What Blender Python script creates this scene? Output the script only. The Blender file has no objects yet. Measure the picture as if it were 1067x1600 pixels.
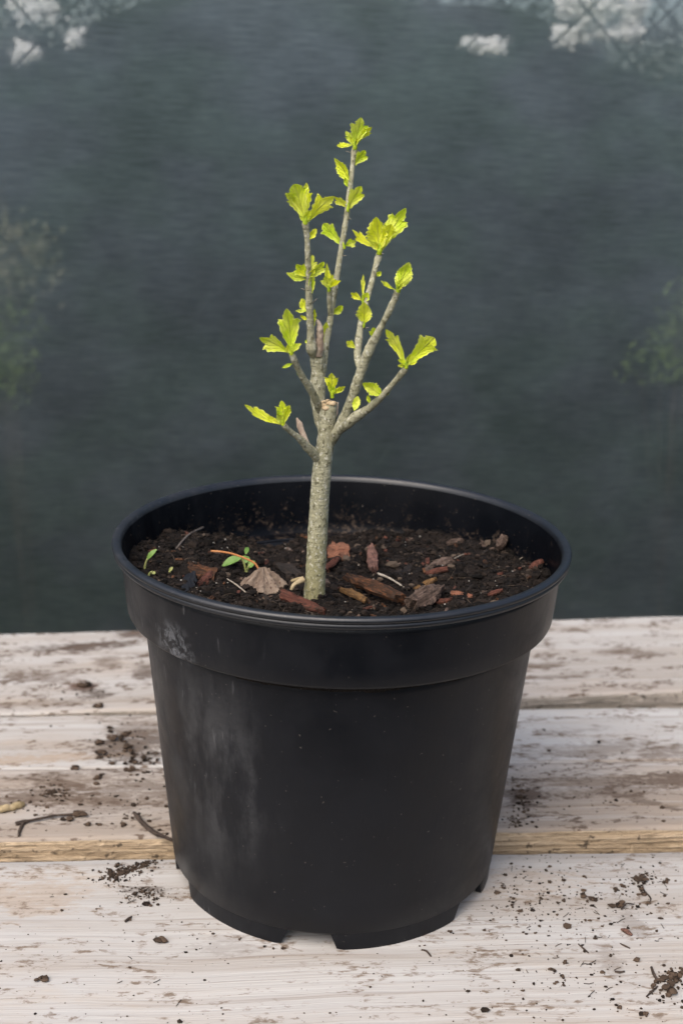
import bpy, math, random
import numpy as np
from mathutils import Vector, Matrix, noise as mn

S = bpy.context.scene
C = S.collection
rnd = random.Random(7)
R = math.radians

# ------------------------------------------------------------------ camera
CAM = Vector((0.0, -0.628, 0.392))
PITCH, YAW, ROLL = R(17.03), R(0.06), R(1.69)
FPX, PW, PH = 2000.0, 1067.0, 1600.0
fwd = Vector((-math.sin(YAW) * math.cos(PITCH), math.cos(YAW) * math.cos(PITCH), -math.sin(PITCH)))
rx = Vector((math.cos(YAW), math.sin(YAW), 0))
ux = rx.cross(fwd)
right = rx * math.cos(ROLL) + ux * math.sin(ROLL)
up = -rx * math.sin(ROLL) + ux * math.cos(ROLL)
cam_d = bpy.data.cameras.new('camera')
cam = bpy.data.objects.new('camera', cam_d)
C.objects.link(cam)
m = Matrix((right, up, -fwd)).transposed().to_4x4()
m.translation = CAM
cam.matrix_world = m
cam_d.sensor_fit = 'VERTICAL'
cam_d.sensor_height = 36
cam_d.sensor_width = 24
cam_d.lens = FPX * 36 / PH
cam_d.clip_start = 0.02
cam_d.clip_end = 2000
cam_d.dof.use_dof = True
cam_d.dof.focus_distance = 0.60
cam_d.dof.aperture_fstop = 10.5
S.camera = cam

# ------------------------------------------------------------------ light
SUN_EL, SUN_AZ = R(52), R(210)          # azimuth clockwise from +Y: high, over the photographer's left shoulder
w = bpy.data.worlds.new('World')
S.world = w
w.use_nodes = True
nt = w.node_tree
sky = nt.nodes.new('ShaderNodeTexSky')
sky.sky_type = 'NISHITA'
sky.sun_disc = False
sky.sun_elevation = SUN_EL
sky.sun_rotation = SUN_AZ
sky.air_density = 1.0
sky.dust_density = 5.0
sky.ozone_density = 0.8
bg = nt.nodes['Background']
bg.inputs['Strength'].default_value = 0.15
nt.links.new(sky.outputs[0], bg.inputs['Color'])
sl = bpy.data.lights.new('sun', 'SUN')
sl.energy = 1.4
sl.angle = R(60)
sl.color = (1.0, 0.965, 0.92)
so = bpy.data.objects.new('sun', sl)
C.objects.link(so)
sd = Vector((math.sin(SUN_AZ) * math.cos(SUN_EL), math.cos(SUN_AZ) * math.cos(SUN_EL), math.sin(SUN_EL)))
so.rotation_euler = sd.to_track_quat('Z', 'Y').to_euler()
so.location = sd * 5
S.view_settings.view_transform = 'Standard'
S.view_settings.look = 'None'
S.view_settings.exposure = 0.75
S.view_settings.gamma = 1.0
S.view_settings.use_curve_mapping = False
S.render.engine = 'CYCLES'
S.cycles.transparent_max_bounces = 16


# ------------------------------------------------------------------ helpers
def ray(x, y):
    return (fwd + right * ((x - PW / 2) / FPX) - up * ((y - PH / 2) / FPX))


def on_z(x, y, z):
    d = ray(x, y)
    return CAM + d * ((z - CAM.z) / d.z)


def on_y(x, y, Y):
    d = ray(x, y)
    return CAM + d * ((Y - CAM.y) / d.y)


def tag(o, label=None, cat=None, group=None, kind=None):
    if label: o['label'] = label
    if cat: o['category'] = cat
    if group: o['group'] = group
    if kind: o['kind'] = kind
    return o


def empty(name, loc=(0, 0, 0)):
    o = bpy.data.objects.new(name, None)
    o.empty_display_size = 0.01
    C.objects.link(o)
    o.location = loc
    return o


def mesh_obj(name, vs, fs, mats, parent=None, smooth=True, loc=None, mi=None, uvs=None):
    """vs in world space; loc becomes the origin of a top-level mesh."""
    off = Vector((0, 0, 0))
    if loc is not None: off = Vector(loc)
    elif parent is not None: off = Vector(parent.location)
    me = bpy.data.meshes.new(name)
    me.from_pydata([tuple(Vector(v) - off) for v in vs], [], fs)
    if not isinstance(mats, (list, tuple)): mats = [mats]
    for mt in mats: me.materials.append(mt)
    if mi: me.polygons.foreach_set('material_index', mi)
    if smooth: me.polygons.foreach_set('use_smooth', [True] * len(fs))
    if uvs:
        ul = me.uv_layers.new(name='UVMap')
        for l in me.loops: ul.data[l.index].uv = uvs[l.vertex_index]
    me.update()
    o = bpy.data.objects.new(name, me)
    C.objects.link(o)
    if parent is not None:
        o.parent = parent
    elif loc is not None:
        o.location = off
    return o


def catmull(pts, n):
    """pts: list of tuples (any length) -> smooth resample, n per span"""
    out = []
    k = len(pts)
    for i in range(k - 1):
        p0, p1, p2, p3 = pts[max(i - 1, 0)], pts[i], pts[i + 1], pts[min(i + 2, k - 1)]
        for j in range(n):
            t = j / n
            out.append(tuple(0.5 * (2 * b + (c - a) * t + (2 * a - 5 * b + 4 * c - d) * t * t + (3 * b - a - 3 * c + d) * t ** 3)
                             for a, b, c, d in zip(p0, p1, p2, p3)))
    out.append(tuple(pts[-1]))
    return out


def tube(path, seg=10, rough=0.0, seed=0, nscale=300.0, cap=True):
    """path: list of (x,y,z,r)"""
    vs, fs = [], []
    n = len(path)
    prev = None
    sv = Vector((seed * 3.1, seed * 1.7, seed * 0.9))
    for i, p in enumerate(path):
        c = Vector(p[:3])
        a = Vector(path[max(i - 1, 0)][:3]); b = Vector(path[min(i + 1, n - 1)][:3])
        t = (b - a).normalized()
        if prev is None:
            u = t.orthogonal().normalized()
        else:
            u = (prev - t * prev.dot(t)).normalized()
        prev = u
        v = t.cross(u)
        for k in range(seg):
            an = 2 * math.pi * k / seg
            d = u * math.cos(an) + v * math.sin(an)
            r = p[3]
            if rough: r *= 1 + rough * mn.noise((c + d * r) * nscale + sv)
            vs.append(c + d * r)
    for i in range(n - 1):
        for k in range(seg):
            a = i * seg + k; b = i * seg + (k + 1) % seg
            fs.append((a, b, b + seg, a + seg))
    if cap:
        fs.append(tuple(range(seg))[::-1])
        fs.append(tuple((n - 1) * seg + k for k in range(seg)))
    return vs, fs


class MB:
    def __init__(self): self.v, self.f = [], []
    def add(self, vf):
        o = len(self.v)
        self.v += list(vf[0])
        self.f += [tuple(i + o for i in f) for f in vf[1]]


# ------------------------------------------------------------------ node materials
class G:
    def __init__(self, name):
        self.m = bpy.data.materials.new(name)
        self.m.use_nodes = True
        self.t = self.m.node_tree
        self.p = self.t.nodes['Principled BSDF']
        self.out = self.t.nodes['Material Output']

    def n(self, typ, **kw):
        nd = self.t.nodes.new('ShaderNode' + typ)
        for k, v in kw.items(): setattr(nd, k, v)
        return nd

    def l(self, a, b): self.t.links.new(a, b)

    def put(self, sock, v):
        if hasattr(v, 'is_output'): self.l(v, sock)
        else: sock.default_value = v

    def coord(self, which='Object'):
        return self.n('TexCoord').outputs[which]

    def vmul(self, v, s):
        nd = self.n('VectorMath', operation='MULTIPLY')
        self.put(nd.inputs[0], v); nd.inputs[1].default_value = s
        return nd.outputs[0]

    def vadd(self, v, s):
        nd = self.n('VectorMath', operation='ADD')
        self.put(nd.inputs[0], v); self.put(nd.inputs[1], s)
        return nd.outputs[0]

    def noise(self, v, scale, detail=4, rough=0.55, dist=0.0, out=0):
        nd = self.n('TexNoise')
        self.put(nd.inputs['Vector'], v)
        nd.inputs['Scale'].default_value = scale
        nd.inputs['Detail'].default_value = detail
        nd.inputs['Roughness'].default_value = rough
        nd.inputs['Distortion'].default_value = dist
        return nd.outputs[out]

    def ramp(self, v, a, b, lo=0.0, hi=1.0):
        nd = self.n('MapRange'); nd.interpolation_type = 'SMOOTHSTEP'
        self.put(nd.inputs[0], v)
        nd.inputs[1].default_value = a; nd.inputs[2].default_value = b
        nd.inputs[3].default_value = lo; nd.inputs[4].default_value = hi
        return nd.outputs[0]

    def math(self, op, a, b=0.0, c=0.0):
        nd = self.n('Math', operation=op)
        self.put(nd.inputs[0], a); self.put(nd.inputs[1], b); self.put(nd.inputs[2], c)
        return nd.outputs[0]

    def mix(self, f, a, b):
        nd = self.n('Mix', data_type='RGBA')
        self.put(nd.inputs['Factor'], f)
        for s, v in ((nd.inputs['A'], a), (nd.inputs['B'], b)):
            pass
        ia = [i for i in nd.inputs if i.name == 'A' and i.type == 'RGBA'][0]
        ib = [i for i in nd.inputs if i.name == 'B' and i.type == 'RGBA'][0]
        for s, v in ((ia, a), (ib, b)):
            if hasattr(v, 'is_output'): self.l(v, s)
            else: s.default_value = (v[0], v[1], v[2], 1)
        return [o for o in nd.outputs if o.type == 'RGBA'][0]

    def sep(self, v):
        nd = self.n('SeparateXYZ'); self.put(nd.inputs[0], v)
        return nd.outputs

    def bump(self, h, dist, strength=1.0, normal=None):
        nd = self.n('Bump')
        self.put(nd.inputs['Height'], h)
        nd.inputs['Distance'].default_value = dist
        nd.inputs['Strength'].default_value = strength
        if normal is not None: self.l(normal, nd.inputs['Normal'])
        return nd.outputs[0]

    def set(self, color=None, rough=None, spec=None, normal=None):
        if color is not None:
            if hasattr(color, 'is_output'): self.l(color, self.p.inputs['Base Color'])
            else: self.p.inputs['Base Color'].default_value = (*color, 1)
        if rough is not None: self.put(self.p.inputs['Roughness'], rough)
        if spec is not None: self.put(self.p.inputs['Specular IOR Level'], spec)
        if normal is not None: self.l(normal, self.p.inputs['Normal'])
        return self.m


def blob(g, v, c, s, rot=0.0):
    """soft elliptical mask round c with radii s, in coords v (1 at centre, 0 outside)"""
    d = g.vadd(v, (-c[0], -c[1], 0.0))
    if rot:
        nd = g.n('VectorRotate', rotation_type='Z_AXIS')
        g.l(d, nd.inputs['Vector']); nd.inputs['Angle'].default_value = -rot
        d = nd.outputs[0]
    d = g.vmul(d, (1 / s[0], 1 / s[1], 0.0))
    nd = g.n('VectorMath', operation='LENGTH'); g.l(d, nd.inputs[0])
    return g.ramp(nd.outputs['Value'], 1.0, 0.15)


def wood_top(name, white, tan, tanamt, smears, seed, dusty=0.6):
    g = G(name)
    co = g.coord('Object')
    v = g.vadd(co, (seed * 1.37, seed * 0.71, 0))
    warp = g.noise(v, 9.0, 2, 0.5)
    vw = g.vadd(v, g.vmul(g.n('CombineXYZ').outputs[0], (0, 0, 0)))
    sx = g.sep(v)
    cy = g.math('MULTIPLY_ADD', warp, 0.010, sx[1])
    cb = g.n('CombineXYZ'); g.l(sx[0], cb.inputs[0]); g.l(cy, cb.inputs[1])
    v2 = cb.outputs[0]
    g1 = g.noise(g.vmul(v2, (4, 260, 1)), 1.0, 4, 0.6)
    g2 = g.noise(g.vmul(v2, (16, 900, 1)), 1.0, 3, 0.6)
    g3 = g.noise(g.vmul(v2, (2.2, 60, 1)), 1.0, 3, 0.55)
    big = g.noise(g.vmul(v2, (5, 14, 1)), 1.0, 5, 0.6, 0.4)
    spec = g.noise(v, 420, 3, 0.6)
    f_tan = g.math('MULTIPLY', g.ramp(big, 0.40, 0.75), g.ramp(g3, 0.35, 0.7, 0.45, 1.0))
    f_tan = g.math('MULTIPLY', f_tan, tanamt)
    tone = g.noise(g.vmul(v2, (1.3, 22, 1)), 1.0, 4, 0.6)
    white2 = tuple(c * k for c, k in zip(white, (0.80, 0.76, 0.72)))
    col = g.mix(g.ramp(tone, 0.40, 0.62), white, white2)
    col = g.mix(f_tan, col, tan)
    col = g.mix(g.math('MULTIPLY', g.ramp(g1, 0.54, 0.70), 0.46), col, (0.17, 0.125, 0.09))
    col = g.mix(g.math('MULTIPLY', g.ramp(g2, 0.53, 0.70), 0.34), col, (0.20, 0.16, 0.125))
    col = g.mix(g.math('MULTIPLY', g.ramp(g1, 0.46, 0.30), 0.45), col, (0.45, 0.44, 0.425))
    # greyish film of dust where feet and pots rubbed
    dust = g.noise(g.vmul(v2, (14, 34, 1)), 1.0, 5, 0.65)
    dust2 = g.noise(g.vmul(v2, (90, 240, 1)), 1.0, 4, 0.7)
    dm = g.math('MULTIPLY', g.ramp(dust, 0.48, 0.72), g.ramp(dust2, 0.40, 0.62))
    col = g.mix(g.math('MULTIPLY', dm, 0.55 * dusty), col, (0.20, 0.16, 0.125))
    yel = g.noise(g.vadd(g.vmul(v2, (11, 26, 1)), (4.0, 9.0, 0)), 1.0, 5, 0.65, 0.3)
    col = g.mix(g.math('MULTIPLY', g.ramp(yel, 0.54, 0.74), 0.24), col, (0.40, 0.29, 0.175))
    # fine soil specks
    col = g.mix(g.math('MULTIPLY', g.ramp(spec, 0.70, 0.76), 0.55), col, (0.10, 0.075, 0.06))
    # soil smears
    sn = g.noise(g.vmul(v, (130, 300, 1)), 1.0, 5, 0.7, 0.3)
    sn2 = g.noise(g.vmul(v, (30, 75, 1)), 1.0, 5, 0.65, 0.6)
    for (cx, cyy, ax, ay, rot, amt, colr) in smears:
        b = blob(g, co, (cx, cyy), (ax, ay), rot)
        k = g.math('ADD', g.ramp(sn, 0.36, 0.64, 0.0, 0.6), g.ramp(sn2, 0.36, 0.64, 0.0, 0.6))
        f = g.math('SUBTRACT', g.math('MULTIPLY_ADD', b, 0.85, k), 0.78)
        f = g.ramp(f, 0.0, 0.60, 0.0, amt)
        col = g.mix(f, col, colr)
    bm = g.bump(g.math('ADD', g.math('MULTIPLY', g1, 1.0), g.math('MULTIPLY', g2, 0.5)), 0.0006, 0.8)
    return g.set(col, 0.78, 0.25, bm)


def wood_side(name, a, b, seed):
    g = G(name)
    v = g.vadd(g.coord('Object'), (seed, 0, seed * 0.3))
    n1 = g.noise(g.vmul(v, (14, 30, 420)), 1.0, 4, 0.6, 0.3)
    n2 = g.noise(g.vmul(v, (45, 60, 300)), 1.0, 4, 0.65)
    n3 = g.noise(v, 160, 3, 0.6)
    n4 = g.noise(g.vmul(v, (70, 90, 160)), 1.0, 5, 0.7, 0.6)
    col = g.mix(g.ramp(n1, 0.38, 0.62), a, b)
    col = g.mix(g.math('MULTIPLY', g.ramp(n4, 0.50, 0.66), 0.55), col, tuple(min(1, c * 1.45) for c in b))
    col = g.mix(g.math('MULTIPLY', g.ramp(n2, 0.50, 0.66), 0.75), col, tuple(c * 0.55 for c in a))
    col = g.mix(g.math('MULTIPLY', g.ramp(n3, 0.60, 0.68), 0.8), col, (0.045, 0.034, 0.026))
    return g.set(col, 0.8, 0.2, g.bump(g.math('ADD', n1, n4), 0.0025, 0.9))


def plastic(name, dusty=1.0, soil_top=False, dark=1.0, spec=0.27):
    g = G(name)
    co = g.coord('Object')
    x, y, z = g.sep(co)[:3]
    n1 = g.noise(co, 38, 6, 0.62, 0.3)
    n2 = g.noise(g.vmul(co, (60, 60, 20)), 1.0, 5, 0.65)
    n3 = g.noise(g.vmul(co, (420, 420, 60)), 1.0, 2, 0.5)
    sp = g.noise(co, 520, 2, 0.5)
    base = g.mix(g.ramp(n1, 0.3, 0.75), (0.0021 * dark, 0.0028 * dark, 0.0046 * dark), (0.0035 * dark, 0.0043 * dark, 0.0066 * dark))
    # pale dust on the left flank
    left = g.ramp(x, -0.02, -0.105)
    d = g.math('MULTIPLY', left, g.ramp(n2, 0.38, 0.78))
    col = g.mix(g.math('MULTIPLY', d, 0.20 * dusty), base, (0.12, 0.12, 0.118))
    scr = g.math('MULTIPLY', g.ramp(n3, 0.64, 0.72), g.math('MULTIPLY', left, g.ramp(n1, 0.45, 0.62)))
    col = g.mix(g.math('MULTIPLY', scr, 0.30 * dusty), col, (0.30, 0.30, 0.31))
    # limescale scuff low on the collar
    col0 = col
    dd = g.n('VectorMath', operation='DISTANCE'); g.l(co, dd.inputs[0]); dd.inputs[1].default_value = (-0.076, -0.0795, 0.1555)
    n5 = g.noise(co, 210, 5, 0.7, 0.4)
    sc = g.math('MULTIPLY', g.ramp(dd.outputs['Value'], 0.017, 0.003), g.ramp(n5, 0.42, 0.62))
    col = g.mix(g.math('MULTIPLY', sc, 0.5 * dusty), col, (0.22, 0.23, 0.25))
    de = g.n('VectorMath', operation='DISTANCE'); g.l(g.vmul(co, (1, 1, 0.62)), de.inputs[0]); de.inputs[1].default_value = (-0.056, -0.077, 0.055)
    bl = g.math('MULTIPLY', g.ramp(de.outputs['Value'], 0.046, 0.010), g.ramp(n2, 0.40, 0.66))
    bl = g.math('MULTIPLY', bl, g.ramp(n5, 0.30, 0.60, 0.45, 1.0))
    col = g.mix(g.math('MULTIPLY', bl, 0.17 * dusty), col, (0.13, 0.132, 0.138))
    # dirt specks
    col = g.mix(g.math('MULTIPLY', g.ramp(sp, 0.73, 0.75), 0.4), col, (0.13, 0.115, 0.10))
    if soil_top:
        a = g.noise(co, 70, 5, 0.7, 0.4)
        b = g.noise(co, 360, 3, 0.6)
        f = g.math('MULTIPLY', g.ramp(g.math('MULTIPLY_ADD', z, -7.0, g.math('ADD', a, 1.27)), 0.62, 0.80), g.ramp(b, 0.46, 0.62))
        col = g.mix(g.math('MULTIPLY', f, 0.75), col, (0.06, 0.044, 0.033))
    rough = g.ramp(n1, 0.3, 0.8, 0.36, 0.54)
    rough = g.math('MULTIPLY_ADD', d, 0.2, rough)
    bm = g.bump(g.math('MULTIPLY_ADD', n3, 0.3, n1), 0.0004, 0.35)
    return g.set(col, rough, spec, bm)


def simple(name, a, b, scale=60, rough=0.8, spec=0.2, bump=0.0006, stretch=(1, 1, 1), third=None):
    g = G(name)
    v = g.vmul(g.coord('Object'), stretch)
    n1 = g.noise(v, scale, 5, 0.65, 0.2)
    n2 = g.noise(v, scale * 4.3, 3, 0.6)
    col = g.mix(g.ramp(n1, 0.32, 0.68), a, b)
    if third: col = g.mix(g.ramp(n2, 0.56, 0.7), col, third)
    return g.set(col, rough, spec, g.bump(g.math('ADD', n1, g.math('MULTIPLY', n2, 0.5)), bump, 0.9))


M = {}
M['pot'] = plastic('pot_plastic')
M['pot_rim'] = plastic('pot_plastic_rim', 0.5, False, 1.3, 0.62)
M['pot_in'] = plastic('pot_plastic_inside', 0.1, True, 0.7, 0.10)
g = G('soil')
co = g.coord('Object')
n1 = g.noise(co, 90, 5, 0.65); n2 = g.noise(co, 700, 3, 0.6); n3 = g.noise(co, 1500, 2, 0.5)
col = g.mix(g.ramp(n1, 0.35, 0.7), (0.0045, 0.0034, 0.0029), (0.0125, 0.009, 0.0072))
col = g.mix(g.math('MULTIPLY', g.ramp(n2, 0.55, 0.75), 0.6), col, (0.026, 0.019, 0.0148))
col = g.mix(g.math('MULTIPLY', g.ramp(n3, 0.68, 0.74), 0.6), col, (0.20, 0.17, 0.14))
M['soil'] = g.set(col, 0.9, 0.15, g.bump(n2, 0.0012, 1.0))
g = G('crumb_soil')
oi = g.n('NewGeometry').outputs['Random Per Island']
nn = g.noise(g.coord('Object'), 900, 3, 0.6)
col = g.mix(g.math('POWER', oi, 1.6), (0.0032, 0.0026, 0.0022), (0.0205, 0.0147, 0.0115))
col = g.mix(g.ramp(nn, 0.55, 0.7, 0, 0.45), col, (0.034, 0.026, 0.021))
col = g.mix(g.ramp(oi, 0.965, 0.985, 0, 0.7), col, (0.10, 0.075, 0.055))
M['crumb'] = g.set(col, 0.92, 0.15)
g = G('dry_crumb')
oi = g.n('NewGeometry').outputs['Random Per Island']
nn = g.noise(g.coord('Object'), 900, 3, 0.6)
col = g.mix(g.math('POWER', oi, 1.4), (0.010, 0.0075, 0.006), (0.075, 0.052, 0.037))
col = g.mix(g.ramp(nn, 0.55, 0.7, 0, 0.45), col, (0.07, 0.052, 0.04))
M['crumb_dry'] = g.set(col, 0.92, 0.12)
M['fibre'] = simple('root_fibre', (0.035, 0.025, 0.018), (0.12, 0.09, 0.065), 200)
M['perlite'] = simple('perlite', (0.25, 0.23, 0.2), (0.42, 0.4, 0.36), 300, 0.8)


def chipmat(name, a, b, c, dust=0.5):
    g = G(name)
    co = g.coord('Object')
    v = g.vmul(co, (0.35, 2.2, 2.2))
    n1 = g.noise(v, 130, 5, 0.65, 0.2); n2 = g.noise(v, 420, 4, 0.65)
    d1 = g.noise(co, 150, 4, 0.65, 0.3); d2 = g.noise(co, 1100, 3, 0.6)
    col = g.mix(g.ramp(n1, 0.36, 0.64), a, b)
    col = g.mix(g.ramp(n2, 0.50, 0.66, 0, 0.85), col, c)
    f = g.math('MULTIPLY', g.ramp(d1, 0.36, 0.66), g.ramp(d2, 0.40, 0.56))
    col = g.mix(g.math('MULTIPLY', f, min(0.95, dust * 2.0)), col, (0.028, 0.020, 0.015))
    up = g.sep(g.n('NewGeometry').outputs['Normal'])[2]
    return g.set(col, 0.85, 0.15, g.bump(g.math('ADD', g.math('MULTIPLY', n1, 1.0), g.math('MULTIPLY', n2, 0.6)), 0.0016, 1.0))


M['chip_orange'] = chipmat('bark_orange', (0.165, 0.066, 0.038), (0.215, 0.10, 0.062), (0.085, 0.033, 0.02), 0.35)
M['chip_pink'] = chipmat('bark_pink', (0.155, 0.078, 0.060), (0.20, 0.11, 0.086), (0.085, 0.042, 0.034), 0.35)
M['chip_red'] = chipmat('bark_red', (0.070, 0.026, 0.018), (0.12, 0.046, 0.032), (0.035, 0.014, 0.011), 0.55)
M['chip_brown'] = chipmat('bark_brown', (0.024, 0.014, 0.009), (0.085, 0.038, 0.019), (0.17, 0.068, 0.03), 0.5)
M['chip_ochre'] = chipmat('bark_ochre', (0.11, 0.062, 0.024), (0.18, 0.10, 0.042), (0.05, 0.026, 0.014), 0.4)
M['chip_grey'] = chipmat('bark_grey', (0.062, 0.042, 0.032), (0.135, 0.095, 0.075), (0.03, 0.02, 0.016), 0.6)
M['chip_dark'] = chipmat('bark_dark', (0.010, 0.009, 0.0085), (0.024, 0.020, 0.018), (0.036, 0.026, 0.02), 0.4)
M['plastic_bit'] = simple('black_plastic_bit', (0.006, 0.006, 0.007), (0.014, 0.014, 0.016), 90, 0.6, 0.25)
M['dead_leaf'] = simple('dead_leaf', (0.125, 0.092, 0.070), (0.215, 0.168, 0.13), 160, 0.9, 0.1, 0.0012, (1, 1, 1), (0.075, 0.045, 0.034))
M['petiole'] = simple('orange_petiole', (0.30, 0.10, 0.02), (0.36, 0.16, 0.06), 90, 0.55, 0.3)
M['weed'] = simple('weed_leaf', (0.075, 0.15, 0.025), (0.14, 0.23, 0.055), 120, 0.5, 0.3)
M['sprout'] = simple('pale_sprout', (0.20, 0.22, 0.06), (0.28, 0.29, 0.12), 160, 0.6, 0.3)
M['straw'] = simple('dry_straw', (0.20, 0.17, 0.13), (0.33, 0.29, 0.24), 200, 0.8)
M['root_grey'] = simple('grey_twig', (0.07, 0.058, 0.05), (0.15, 0.13, 0.115), 250, 0.85)
M['twig'] = simple('dry_twig', (0.022, 0.016, 0.013), (0.065, 0.048, 0.038), 250, 0.85)
M['root'] = simple('pale_root', (0.22, 0.17, 0.09), (0.34, 0.27, 0.165), 200, 0.8)
M['ground'] = simple('ground_earth', (0.005, 0.006, 0.005), (0.012, 0.014, 0.011), 3.0, 0.95, 0.1, 0.02)
M['sky_block'] = simple('sky_block_slab', (0.012, 0.015, 0.012), (0.030, 0.036, 0.030), 40, 0.9, 0.1, 0.01)  # for the slab added in the hedge to keep sky from showing through
M['leg_wood'] = wood_side('leg_wood', (0.30, 0.22, 0.15), (0.4, 0.31, 0.22), 3.0)
M['wire'] = simple('coated_wire', (0.016, 0.020, 0.019), (0.024, 0.029, 0.028), 40, 0.9, 0.03)

# bark of the sapling
g = G('sapling_bark')
co = g.coord('Object')
x, y, z = g.sep(co)[:3]
n1 = g.noise(g.vmul(co, (1, 1, 0.7)), 460, 5, 0.7)
n2 = g.noise(g.vmul(co, (1, 1, 0.7)), 640, 4, 0.65)
n3 = g.noise(co, 120, 4, 0.6, 0.3)
ring = g.noise(g.vmul(co, (60, 60, 620)), 1.0, 3, 0.55)
low = g.ramp(z, 0.07, 0.0)
base = g.mix(g.ramp(n3, 0.3, 0.7), (0.235, 0.228, 0.148), (0.30, 0.29, 0.205))
base = g.mix(g.math('MULTIPLY', low, 0.8), base, (0.205, 0.19, 0.088))
col = g.mix(g.ramp(n1, 0.53, 0.61, 0.0, 0.75), base, (0.075, 0.07, 0.038))
col = g.mix(g.ramp(n2, 0.56, 0.63, 0.0, 0.85), col, (0.44, 0.43, 0.35))
col = g.mix(g.ramp(ring, 0.66, 0.74, 0.0, 0.7), col, (0.10, 0.08, 0.05))
M['bark'] = g.set(col, 0.8, 0.2, g.bump(g.math('ADD', n1, g.math('MULTIPLY', ring, -0.5)), 0.0010, 1.0))
g = G('pink_stub_bark')
co = g.coord('Object')
n1 = g.noise(g.vmul(co, (1, 1, 0.4)), 300, 4, 0.65)
M['stub'] = g.set(g.mix(g.ramp(n1, 0.35, 0.65), (0.20, 0.15, 0.115), (0.36, 0.30, 0.24)), 0.85, 0.15, g.bump(n1, 0.0008, 0.9))
M['cut'] = simple('cut_wood', (0.36, 0.26, 0.15), (0.50, 0.40, 0.27), 260, 0.85)

# leaf: veins from the leaf's own uv
g = G('young_leaf')
uv = g.coord('UV')
u, v_, _ = g.sep(uv)[:3]
au = g.math('ABSOLUTE', g.math('SUBTRACT', u, 0.5))
rib = g.ramp(au, 0.045, 0.0)
diag = g.math('FRACT', g.math('MULTIPLY', g.math('SUBTRACT', v_, g.math('MULTIPLY', au, 1.1)), 4.0))
side = g.ramp(g.math('ABSOLUTE', g.math('SUBTRACT', diag, 0.5)), 0.11, 0.0)
vein = g.math('MAXIMUM', rib, g.math('MULTIPLY', side, 0.6))
oi = g.n('ObjectInfo').outputs['Random']
tint = g.mix(oi, (0.46, 0.63, 0.018), (0.80, 0.82, 0.03))
col = g.mix(g.math('MULTIPLY', g.ramp(v_, 0.0, 0.45, 1.0, 0.0), 0.5), tint, (0.40, 0.57, 0.012))
fine = g.noise(g.coord('Object'), 500, 3, 0.6)
pat = g.noise(g.coord('Object'), 130, 3, 0.6)
col = g.mix(g.ramp(pat, 0.42, 0.66, 0, 0.6), col, (0.80, 0.82, 0.15))
col = g.mix(g.ramp(fine, 0.4, 0.7, 0, 0.22), col, (0.70, 0.72, 0.06))
col = g.mix(g.math('MULTIPLY', vein, 0.45), col, (0.72, 0.76, 0.16))
edge = g.ramp(au, 0.42, 0.5)
col = g.mix(g.math('MULTIPLY', edge, 0.55), col, (0.82, 0.84, 0.30))
g.set(col, 0.48, 0.35, g.bump(g.math('ADD', g.math('MULTIPLY', vein, -1.0), g.math('MULTIPLY', fine, 0.4)), 0.0006, 0.9))
tr = g.n('BsdfTranslucent'); g.l(col, tr.inputs['Color'])
ms = g.n('MixShader'); ms.inputs[0].default_value = 0.33
g.l(g.p.outputs[0], ms.inputs[1]); g.l(tr.outputs[0], ms.inputs[2]); g.l(ms.outputs[0], g.out.inputs['Surface'])
M['leaf'] = g.m
M['bud'] = simple('green_bud', (0.16, 0.24, 0.008), (0.33, 0.42, 0.012), 300, 0.6, 0.3)

# shade net: knitted dark-green tape; light from behind filters through the tapes, small holes between them
g = G('shade_net')
co = g.coord('Object')
row = g.noise(g.vmul(co, (30.0, 1, 560)), 1.0, 4, 0.7)
row2 = g.noise(g.vmul(co, (16.0, 1, 330)), 1.0, 3, 0.6)
wide = g.noise(g.vmul(co, (7, 1, 9)), 1.0, 6, 0.62)
hue = g.noise(g.vadd(g.vmul(co, (7, 1, 11)), (3, 0, 8)), 1.0, 3, 0.5)
k = g.math('ADD', g.ramp(row, 0.35, 0.65, -0.10, 0.10), g.ramp(row2, 0.32, 0.68, -0.022, 0.022))
k = g.math('ADD', k, g.ramp(wide, 0.3, 0.7, -0.20, 0.20))
k = g.math('ADD', k, 1.0)
kc = g.n('CombineXYZ')
for i in range(3): g.l(k, kc.inputs[i])
def tone(c1, c2):
    c = g.mix(g.ramp(hue, 0.38, 0.62), c1, c2)
    nd = g.n('VectorMath', operation='MULTIPLY'); g.l(c, nd.inputs[0]); g.l(kc.outputs[0], nd.inputs[1])
    return nd.outputs[0]
g.set(tone((0.0135, 0.0205, 0.0195), (0.0155, 0.0205, 0.0215)), 0.8, 0.1)
tl = g.n('BsdfTranslucent'); g.l(tone((0.82, 0.83, 0.62), (0.88, 0.83, 0.68)), tl.inputs['Color'])
fib = g.n('MixShader'); fib.inputs[0].default_value = 0.95
g.l(g.p.outputs[0], fib.inputs[1]); g.l(tl.outputs[0], fib.inputs[2])
t1 = g.n('BsdfTransparent')
op = g.math('ADD', g.ramp(row, 0.35, 0.65, -0.05, 0.05), g.ramp(row2, 0.35, 0.65, -0.012, 0.012))
op = g.math('ADD', op, 0.66)
ms = g.n('MixShader'); g.l(op, ms.inputs[0])
g.l(t1.outputs[0], ms.inputs[1]); g.l(fib.outputs[0], ms.inputs[2]); g.l(ms.outputs[0], g.out.inputs['Surface'])
M['net'] = g.m


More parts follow.
